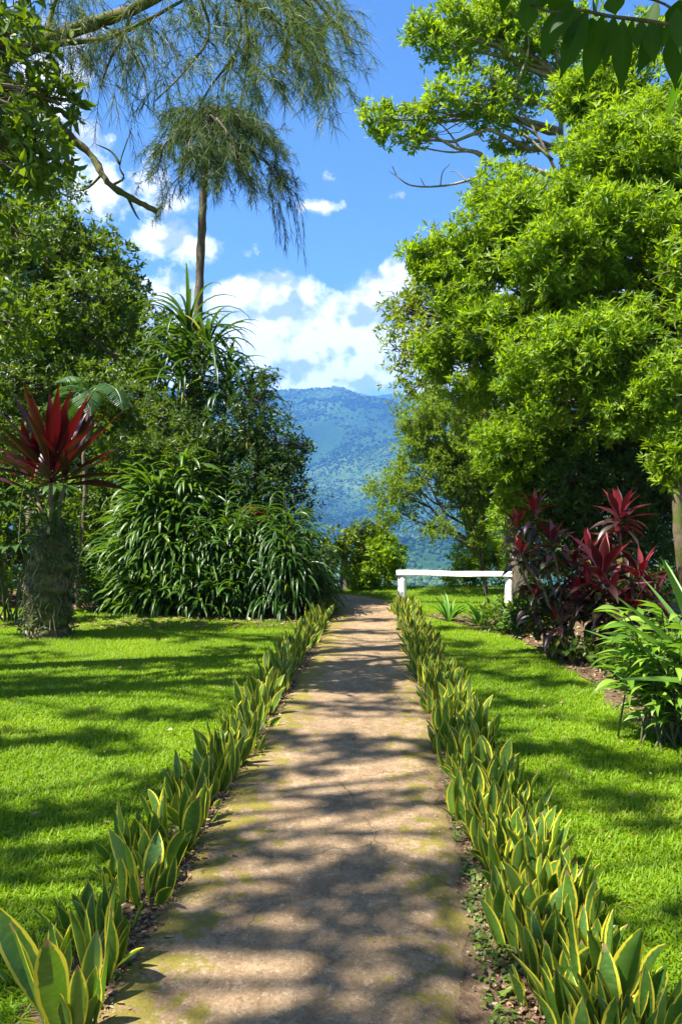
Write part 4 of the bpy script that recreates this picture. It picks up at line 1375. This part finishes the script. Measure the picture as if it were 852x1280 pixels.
# ribbon-leaf screw pine round the slender trunk
def screw_pine():
    Y = 14.2
    B = Build('screw_pine', 'long ribbon-leaved screw pine clustered round the slender tree trunk', 'screw pine', P(262, 766, Y))
    tm = MB()
    crowns = [(236, 428, 14.3, 50, 1.35), (258, 455, 13.9, 46, 1.3), (284, 490, 13.8, 40, 1.15), (226, 475, 14.0, 34, 1.2), (312, 505, 14.0, 30, .9)]
    for (px, py, yy, n, L) in crowns:
        sm = MB()
        p_ = curve(P(262, 766, Y), P(px, py, yy), 9, .02, .012)
        tube(sm, p_, np.linspace(.05, .03, 9), 7, jit=.15)
        st = B.part('stem', sm, M['bark'], True)
        rm = MB()
        az = np.arange(n) * 2.4 + rng.normal(size=n) * .3
        t = np.linspace(0, 1, n)
        base = p_[-1] + np.stack([.02 * np.cos(az), .02 * np.sin(az), t * .35 - .15], -1)
        rn = np.where(rng.random(n) < .06, 1, rng.random(n) * .8)
        straps(rm, base, az, .35 + 1.1 * t + rng.normal(size=n) * .1, rng.uniform(1.4, 2.5, n), L * rng.uniform(.7, 1.15, n), .065, PROF_L, .3, roll=rng.normal(size=n) * .15, rnd=rn, kpow=1.3)
        B.part('leaf_rosette', rm, M['ribbon'], True, parent=st)
    # old yellowed leaves hanging
    rm = MB()
    n = 16
    az = rng.random(n) * 6.28
    straps(rm, P(285, 530, 13.6) + rng.normal(size=(n, 3)) * [.18, .08, .12], az, .1, rng.uniform(1.8, 2.6, n), rng.uniform(.7, 1.2, n), .05, PROF_L, .3, rnd=np.where(rng.random(n) < .6, 1., .9))
    B.part('old_leaves', rm, M['ribbon'], True, label='yellowed leaves hanging below the crown')


screw_pine()

# ------------------------------------------------------------------ right bed: ti plants
def ti_shrub(label, base, heads, mat, seed, L=.36, W=.09, old_low=True):
    heads = [(c, int(n * .8), ll) for c, n, ll in heads]
    global rng
    old = rng
    rng = np.random.default_rng(seed)
    B = Build('ti_plant', label, 'ti plant', base)
    for (c, n, ll) in heads:
        sm = MB()
        c = np.asarray(c, float)
        p_ = curve(np.asarray(base, float) + rng.normal(size=3) * [.06, .06, 0], c, 8, .04, .02)
        tube(sm, p_, np.linspace(.022, .013, 8), 6, jit=.15)
        st = B.part('stem', sm, M['cane'], True)
        rm = MB()
        ti_rosette(rm, c, n, L * ll, W * ll, th=(-.4, 1.4), kap=(.4, 1.2), rn=(-.1, .95), up=.16 * ll)
        B.part('leaf_rosette', rm, M[mat], True, parent=st)
        if old_low:
            rm = MB()
            k = 14
            f = rng.uniform(3., 6.9, k)
            i0 = f.astype(int)
            pos = p_[i0] + (p_[i0 + 1] - p_[i0]) * (f - i0)[:, None]
            straps(rm, pos, rng.random(k) * 6.28, rng.uniform(-.5, .6, k), rng.uniform(.5, 1.3, k), L * .8 * rng.uniform(.7, 1.2, k), W * .95, PROF_T, .2, roll=rng.normal(size=k) * .4)
            B.part('lower_leaves', rm, M['ti_old'], True, parent=st)
    rng = old


Y = 8.6
ti_shrub('bushy dark ti plant with bronze lower leaves and red tips beside the rail end', P(703, 826, Y),
         [(P(668, 655, Y), 20, .95), (P(645, 672, Y + .1), 16, .85), (P(650, 705, Y - .1), 16, .85), (P(690, 690, Y - .15), 18, .95), (P(715, 720, Y), 18, .9), (P(665, 765, Y - .1), 16, .85), (P(720, 760, Y - .2), 18, .9), (P(695, 790, Y - .25), 16, .8), (P(722, 700, Y + .25), 10, .7)], 'ti', 81, .27, .075)
Y = 9.3
ti_shrub('tallest ti plant on the right with a bright crimson rosette on top', P(782, 800, Y),
         [(P(775, 658, Y), 34, 1.0), (P(772, 690, Y + .1), 20, .9), (P(735, 700, Y + .2), 18, .85)], 'ti_pink', 82, .36, .08)
Y = 8.3
ti_shrub('low ti plant with striped purple and crimson leaves in the centre of the right bed', P(765, 815, Y),
         [(P(752, 735, Y), 24, 1.15), (P(762, 765, Y - .1), 18, 1.0), (P(735, 755, Y + .1), 16, .9)], 'ti_pink', 83, .40, .095)
ti_shrub('small crimson ti plant behind the spiky agave', P(812, 815, Y - .1),
         [(P(800, 735, Y), 22, .95), (P(818, 760, Y - .1), 18, .9), (P(790, 770, Y - .15), 14, .85)], 'ti_pink', 84, .36, .085)

# round bronze-leaved shrub under the dark ti plant
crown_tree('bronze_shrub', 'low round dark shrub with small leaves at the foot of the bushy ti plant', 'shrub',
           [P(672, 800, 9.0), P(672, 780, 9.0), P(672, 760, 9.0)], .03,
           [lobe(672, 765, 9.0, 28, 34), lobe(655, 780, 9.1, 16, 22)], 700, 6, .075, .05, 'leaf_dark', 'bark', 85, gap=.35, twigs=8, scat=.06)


for (px, py, Y_, sd, lab) in ((850, 800, 7.2, 86, 'low dark leafy plant in the shade between the ginger clump and the ti plants'), (745, 840, 8.4, 87, 'small green leafy plant at the foot of the central ti plants'),
                             (640, 770, 10.6, 88, 'small leafy plant at the far end of the right bed by the rail post'), (800, 860, 7.4, 89, 'low leafy plant just behind the ginger clump')):
    b_ = P(px, py, Y_)
    b_[2] = 0
    crown_tree('ground_shrub', lab, 'shrub', [b_, b_ + [0, 0, .12], b_ + [0, 0, .25]], .02,
               [(b_ + [0, 0, .22], np.array([.38, .35, .22])), (b_ + [.3, .1, .18], np.array([.3, .3, .2]))], 420, 6, .09, .045, 'leaf_mid', 'twig_green', sd, gap=.36, twigs=8, scat=.06)


# ginger-like shrub and spiky plant in the right foreground
def ginger():
    b = P(850, 930, 5.5)
    b[2] = 0
    B = Build('ginger_plant', 'yellow-green lance-leaved ginger clump at the right edge of the lawn', 'ginger plant', b)
    sm, lm = MB(), MB()
    for i in range(64):
        a = rng.uniform(0, 6.28)
        e = b + np.array([cos(a) * rng.uniform(.1, .55), sin(a) * rng.uniform(.1, .5), rng.uniform(.25, .95)])
        s = b + np.array([rng.normal() * .14, rng.normal() * .14, 0])
        pth = curve(s, e, 7, .10, .015)
        tube(sm, pth, np.linspace(.008, .004, 7), 5, cap=False)
        k = 11
        f = np.linspace(2.2, 5.99, k)
        i0 = f.astype(int)
        pos = pth[i0] + (pth[i0 + 1] - pth[i0]) * (f - i0)[:, None]
        az = a + np.where(np.arange(k) % 2 == 0, 1, -1) * rng.uniform(.25, 1.0, k)
        straps(lm, pos, az, rng.uniform(.1, .8, k), rng.uniform(.5, 1.3, k), rng.uniform(.17, .30, k), rng.uniform(.042, .06, k), PROF_T, .18, roll=rng.normal(size=k) * .3)
    B.part('stems', sm, M['twig_green'], True)
    B.part('leaves', lm, M['ginger'], True)


ginger()


def spiky():
    b = P(893, 860, 5.35)
    B = Build('agave', 'spiky plant with long stiff pale green blades at the right edge', 'agave', (b[0], b[1], 0))
    m_ = MB()
    tube(m_, [(b[0], b[1], 0), (b[0], b[1], .25), b + [0, 0, -.05]], [.09, .08, .06], 9, jit=.2)
    B.part('stem', m_, M['cane'], True)
    lm = MB()
    tips = [(824, 694, -.25), (765, 742, -.1), (752, 762, -.3), (726, 786, .05), (850, 640, .3), (880, 640, -.3), (930, 680, -.2), (960, 760, .2), (800, 720, .5), (830, 700, .8), (770, 850, -.6), (900, 660, .6), (850, 900, -.8)]
    for (px, py, dy) in tips:
        e = P(px, py, 5.35 + dy)
        d = e - b
        hz = math.hypot(d[0], d[1])
        L = np.linalg.norm(d)
        kap = rng.uniform(.05, .25)
        straps(lm, b[None], math.atan2(d[1], d[0]), math.atan2(d[2], hz) + kap * .5, kap, L, .085, [.7, .85, .95, 1, .95, .85, .68, .5, .3, .02], .3, roll=rng.normal() * .25)
    B.part('leaves', lm, M['agave'], True)


spiky()

# little bright lily clumps by the rail
for (px, py, n, seed, label) in ((561, 777, 24, 91, 'bright green lily clump under the middle of the white rail, leftmost of three'),
                                 (600, 783, 22, 92, 'bright green lily clump standing forward between its two neighbours by the rail'),
                                 (634, 785, 20, 93, 'bright green lily clump beside the right rail post and dark ti plant')):
    rng2 = np.random.default_rng(seed)
    Yb = 1600 / (py - 640)
    mb = MB()
    az = rng2.random(n) * 6.28
    straps(mb, np.stack([.03 * np.cos(az), .03 * np.sin(az), np.zeros(n)], -1), az, rng2.uniform(.7, 1.4, n), rng2.uniform(.5, 1.3, n), rng2.uniform(.36, .58, n), .05, PROF_L, .25, rnd=rng2.random(n))
    o = mb.build('lily_clump', M['lily'], smooth=True)
    p = P(px, py, Yb)
    o.location = (p[0], p[1], 0)
    tag(o, label, 'lily plant', 'lily clumps by the white rail')

# ------------------------------------------------------------------ white rail
def rail():
    pl, pr = P(502.5, 755, 14.0), P(636, 758, 13.75)
    pl[2] = pr[2] = 0
    B = Build('garden_rail', 'low weathered white wooden rail on two stout posts at the end of the path', 'rail', (pl + pr) / 2)
    for p in (pl, pr):
        m_ = MB()
        zz = [-.05, 0, .2, .4, .475]
        tube(m_, [p + [0, 0, z] for z in zz], [.085, .083, .078, .076, .076], 16, jit=.05)
        B.part('post', m_, M['paint'], True)
    m_ = MB()
    d = unit(pr - pl)
    a = pl - d * .1 + [0, 0, .535]
    b = pr + d * .1 + [0, 0, .525]
    # squared beam with softened edges
    t = np.linspace(0, 1, 16)[:, None]
    path = a * (1 - t) + b * t + np.array([0, 0, 1]) * .006 * np.sin(t * 9)
    side = np.array([-d[1], d[0], 0])
    cs = np.array([(-.095, -.03), (-.08, -.043), (.08, -.043), (.095, -.03), (.095, .03), (.08, .043), (-.08, .043), (-.095, .03)])
    V = path[:, None] + side * cs[None, :, :1] + np.array([0, 0, 1]) * cs[None, :, 1:]
    V = V + rng.normal(size=V.shape) * .0015
    k, n = 16, 8
    i = np.arange(k - 1)[:, None] * n + np.arange(n)[None]
    j = np.arange(k - 1)[:, None] * n + (np.arange(n)[None] + 1) % n
    q = np.stack([i, j, j + n, i + n], -1).reshape(-1, 4)
    tr = [(0, x, x + 1) for x in range(1, n - 1)] + [((k - 1) * n, (k - 1) * n + x + 1, (k - 1) * n + x) for x in range(1, n - 1)]
    m_.add(V, tr, q)
    B.part('beam', m_, M['paint'])


rail()

# ------------------------------------------------------------------ overhanging branch at the top right, close to the eye
def over_branch():
    Y = 2.6
    base = np.array([3.4, 1.8, 0])
    B = Build('overhanging_tree', 'near tree just outside at right whose long dark leaves hang into the top right corner', 'tree', base)
    tm, lm = MB(), MB()
    tp = smoothpath([base, base + [0, .1, 1.6], base + [-.3, .3, 3.0], base + [-.7, .5, 4.2]], 6)
    tube(tm, tp, np.linspace(.13, .05, len(tp)), 9, jit=.15)
    s0 = tp[-8]
    br = smoothpath([s0, P(1000, 40, Y), P(852, 32, Y), P(800, 25, Y), P(760, 20, Y), P(720, 12, Y), P(690, 15, Y), P(660, 5, Y)], 6)
    tube(tm, br, np.interp(np.linspace(0, 1, len(br)), [0, .3, 1], [.03, .007, .003]), 6)
    br2 = smoothpath([P(852, 32, Y), P(830, 5, Y + .1), P(770, -10, Y + .1), P(700, -18, Y)], 5)
    tube(tm, br2, np.linspace(.005, .003, len(br2)), 5)
    prof = [.12, .5, .82, 1, .98, .86, .66, .4, .16, .015]

    def leaf(px, py, tx, ty, w, dy=0., roll=0.):
        a = P(px, py, Y + dy)
        e = P(tx, ty, Y + dy + rng.normal() * .06)
        d = e - a
        L = np.linalg.norm(d)
        hz = math.hypot(d[0], d[1])
        az = math.atan2(d[1], d[0])
        # keep the blade facing the path: roll it about its own length
        S = np.array([-sin(az), cos(az), 0])
        th = math.atan2(d[2], hz)
        Nn = np.array([-sin(th) * cos(az), -sin(th) * sin(az), cos(th)])
        want = unit(np.cross(d / L, np.array([0, -1., .2])))
        ro = math.atan2(np.dot(want, Nn), np.dot(want, S)) + roll
        straps(lm, a[None], az, th, .12, L * 1.02, w / F * Y, prof, .14, roll=ro, rnd=np.array([rng.random()]))

    for (px, py, tx, ty, w, roll) in ((661, 0, 655, 42, 26, .2), (700, 5, 672, 78, 27, .3), (734, 14, 694, 98, 27, -.2), (752, 20, 728, 112, 28, .3), (778, 24, 779, 118, 28, 0), (828, 30, 792, 92, 26, -.3),
                                      (842, 36, 845, 110, 27, .2), (715, 0, 684, 40, 22, .6), (756, 25, 762, 74, 18, .9), (800, 26, 795, 58, 20, .5), (740, -5, 748, 20, 24, .2), (765, -8, 770, 18, 26, .4), (700, -10, 690, 26, 24, 0), (820, 0, 800, 50, 22, .7), (849, 0, 838, 44, 26, .2), (690, -12, 640, 20, 20, .5), (633, -18, 626, 18, 16, .4), (680, -15, 672, 12, 22, 0), (740, 22, 735, 50, 16, 1.), (665, -14, 648, 24, 20, .3), (716, 8, 706, 60, 22, .5), (790, 24, 786, 70, 22, -.4), (766, 20, 752, 84, 22, .6), (812, 27, 818, 76, 22, .4), (835, 30, 826, 62, 20, -.5), (725, 10, 716, 52, 20, -.6), (846, 10, 850, 60, 22, .1), (700, -8, 712, 30, 18, .8)):
        leaf(px, py, tx, ty, w, rng.normal() * .08, roll)
    # the rest of the crown, above and beside the picture
    for i in range(240):
        a = br[rng.integers(4, 13)] + np.abs(rng.normal(size=3)) * [.5, .2, .35] + [.25, 0, .08] + rng.normal(size=3) * [.2, .3, .0]
        if a[0] / max(a[1], .1) < .43 and (a[2] - CZ) / a[1] < .68:
            continue
        az = rng.random() * 6.28
        straps(lm, a[None], az, rng.uniform(-1.4, -.3), .2, rng.uniform(.18, .27), .07, prof, .14, roll=rng.normal() * .5)
    shade_br = smoothpath([tp[-1], P(960, -20, Y) + SUNV * .5, P(850, 20, Y) + SUNV * .75, P(760, 20, Y) + SUNV * .8, P(640, 10, Y) + SUNV * .8], 6)  # added unseen branch set sunward, to shade the leaves in view
    tube(tm, shade_br, np.linspace(.02, .004, len(shade_br)), 6)
    for i in range(210):
        a = shade_br[rng.integers(5, len(shade_br))] + rng.normal(size=3) * [.12, .14, .07]
        straps(lm, a[None], rng.random() * 6.28, rng.uniform(-1.1, .1), .3, rng.uniform(.18, .27), .075, prof, .14, roll=rng.normal() * .5)
    B.part('trunk', tm, M['bark'], True)
    B.part('crown', lm, M['leaf_over'], True)


over_branch()

# ------------------------------------------------------------------ sky, sun, haze, camera
SUN_TO = unit(SUNV)
elev = math.asin(SUN_TO[2])
azim = math.atan2(SUN_TO[0], SUN_TO[1])         # from +Y towards +X

w = bpy.data.worlds.new('World')
SC.world = w
w.use_nodes = True
nt = w.node_tree
nt.nodes.clear()
k = NT(nt)
sky = k.n('TexSky', sky_type='NISHITA', sun_disc=False)
sky.sun_elevation = elev
sky.sun_rotation = azim
sky.altitude = 900
sky.air_density = 1.0
sky.dust_density = .3
sky.ozone_density = 2.0
hs = k.n('HueSaturation', {'Saturation': 1.22, 'Value': .88, 'Color': sky.outputs[0]}).outputs[0]
dirv = k.n('TexCoord').outputs['Generated']
dist = k.n('TexNoise', {'Vector': dirv, 'Scale': 11., 'Detail': 8., 'Roughness': .62})
dist2 = k.noise(dirv, 34., 7, .66)


def blob(px, py, rx, rz, soft=1.):
    c = unit(np.array([(px - 426) / F, 1.0, (640 - py) / F]))
    s = k.n('VectorMath', {0: dirv, 1: tuple(c)}, operation='SUBTRACT').outputs[0]
    s = k.n('VectorMath', {0: s, 1: (F / rx, 3., F / rz)}, operation='MULTIPLY').outputs[0]
    L = k.n('VectorMath', {0: s}, operation='LENGTH').outputs['Value']
    return k.math('MULTIPLY', k.maprange(L, 0., 1.6, 1., 0.), soft)


den = None
for b_ in ((320, 385, 70, 34, 1.), (300, 370, 36, 22, .95), (350, 365, 34, 20, .95), (480, 385, 36, 40, 1.05), (500, 365, 32, 34, 1.05), (440, 428, 110, 40, 1.25), (350, 430, 110, 42, 1.25), (560, 430, 90, 70, 1.), (420, 468, 120, 24, .95),
           (410, 226, 60, 16, .24), (500, 242, 50, 11, .22), (235, 305, 70, 26, .62), (185, 365, 70, 24, .72), (130, 230, 110, 60, .44), (700, 430, 120, 120, .9), (120, 430, 120, 80, .9), (395, 258, 50, 10, .34), (60, 150, 110, 90, .52)):
    x = blob(*b_)
    den = x if den is None else k.math('MAXIMUM', den, x)
nn = k.math('ADD', k.math('MULTIPLY', dist.outputs[0], .62), k.math('MULTIPLY', dist2, .38))


def puff(vec):
    wv = k.n('Mix', {0: .035, 4: vec, 5: k.n('TexNoise', {'Vector': vec, 'Scale': 16., 'Detail': 4.}).outputs['Color']}, data_type='VECTOR').outputs[1]
    v1 = k.n('TexVoronoi', {'Vector': wv, 'Scale': 15., 'Detail': 2., 'Roughness': .55, 'Lacunarity': 2.3}, feature='F1', normalize=True).outputs['Distance']
    return v1


pf = puff(dirv)
f = k.math('ADD', k.math('ADD', den, k.math('MULTIPLY_ADD', nn, 1.5, -.75)), k.math('MULTIPLY_ADD', pf, -.8, .26))
pf2 = puff(k.n('VectorMath', {0: dirv, 1: (-.010, 0, .012)}, operation='ADD').outputs[0])
cloud_shade = k.math('MULTIPLY', k.math('SUBTRACT', pf2, pf), 1.5)  # lit and shaded cloud sides painted in by sampling towards the sun
# unseen scattered cloud outside the view, thickened to whiten the ambient fill
gen = k.noise(k.n('Mapping', {'Vector': dirv, 'Scale': (1., 1., 2.2)}).outputs[0], 3.2, 7, .6)
fill_cloud = k.maprange(gen, .42, .60, 0., .6)
sx = k.n('SeparateXYZ', {0: dirv})
fill_cloud = k.math('MULTIPLY', fill_cloud, k.maprange(sx.outputs[1], .75, .45))
cl = k.math('MAXIMUM', k.maprange(f, .28, .46), fill_cloud)
nsh = k.noise(k.n('Mapping', {'Vector': dirv, 'Scale': (1., 1., 1.8), 'Location': (0, 0, .02)}).outputs[0], 17., 6, .6)
ccol = k.ramp(k.math('ADD', cloud_shade, k.math('ADD', nsh, k.math('MULTIPLY_ADD', f, .12, -.06))), [(.38, (3.2, 3.5, 4.1)), (.47, (5.4, 5.5, 5.6)), (.56, (8.2, 8.0, 7.7))])
skyc = k.mix(k.math('MULTIPLY', cl, .95), hs, ccol)
bg = k.n('Background', {'Color': skyc, 'Strength': .054})
wo = k.n('OutputWorld')
nt.links.new(bg.outputs[0], wo.inputs[0])

sl = bpy.data.lights.new('sun', 'SUN')
sl.energy = 5.0
sl.angle = R(.53)
sl.color = (1., .94, .85)
so = bpy.data.objects.new('sun', sl)
COL.objects.link(so)
from mathutils import Vector
so.rotation_euler = Vector([float(x) for x in SUN_TO]).to_track_quat('Z', 'Y').to_euler()
so.location = (-20, -3, 30)

# haze
mb = MB()
x0, x1, y0, y1, z0, z1 = -5600, 5600, -700, 6600, -420, 900
V = [(x, y, z) for z in (z0, z1) for y in (y0, y1) for x in (x0, x1)]
mb.add(V, None, [(0, 2, 3, 1), (4, 5, 7, 6), (0, 1, 5, 4), (2, 6, 7, 3), (0, 4, 6, 2), (1, 3, 7, 5)])
hm, hnt, hout = newmat('haze_air')
kk = NT(hnt)
pv = kk.n('VolumePrincipled', {'Color': (.15, .38, .95, 1), 'Density': 1.85e-4, 'Anisotropy': 0.1})
hnt.links.new(pv.outputs[0], hout.inputs['Volume'])
o = mb.build('haze', hm)
tag(o, 'blue air haze between the garden and the mountains', 'haze', kind='stuff')

cam = bpy.data.cameras.new('camera')
cam.sensor_fit = 'VERTICAL'
cam.sensor_height = 36
cam.lens = F / 1280 * 36
cam.clip_start = .05
cam.clip_end = 20000
co = bpy.data.objects.new('camera', cam)
COL.objects.link(co)
co.location = (0, 0, CZ)
co.rotation_euler = (pi / 2, 0, 0)
SC.camera = co

vs = SC.view_settings
vs.view_transform = 'Standard'
vs.look = 'None'
vs.exposure = 2.08
vs.gamma = 1
vs.use_curve_mapping = False
cy = SC.cycles
cy.max_bounces = 8
cy.diffuse_bounces = 4
cy.glossy_bounces = 2
cy.transmission_bounces = 5
cy.volume_bounces = 1
cy.sample_clamp_indirect = 6
cy.caustics_reflective = cy.caustics_refractive = False
cy.use_denoising = True
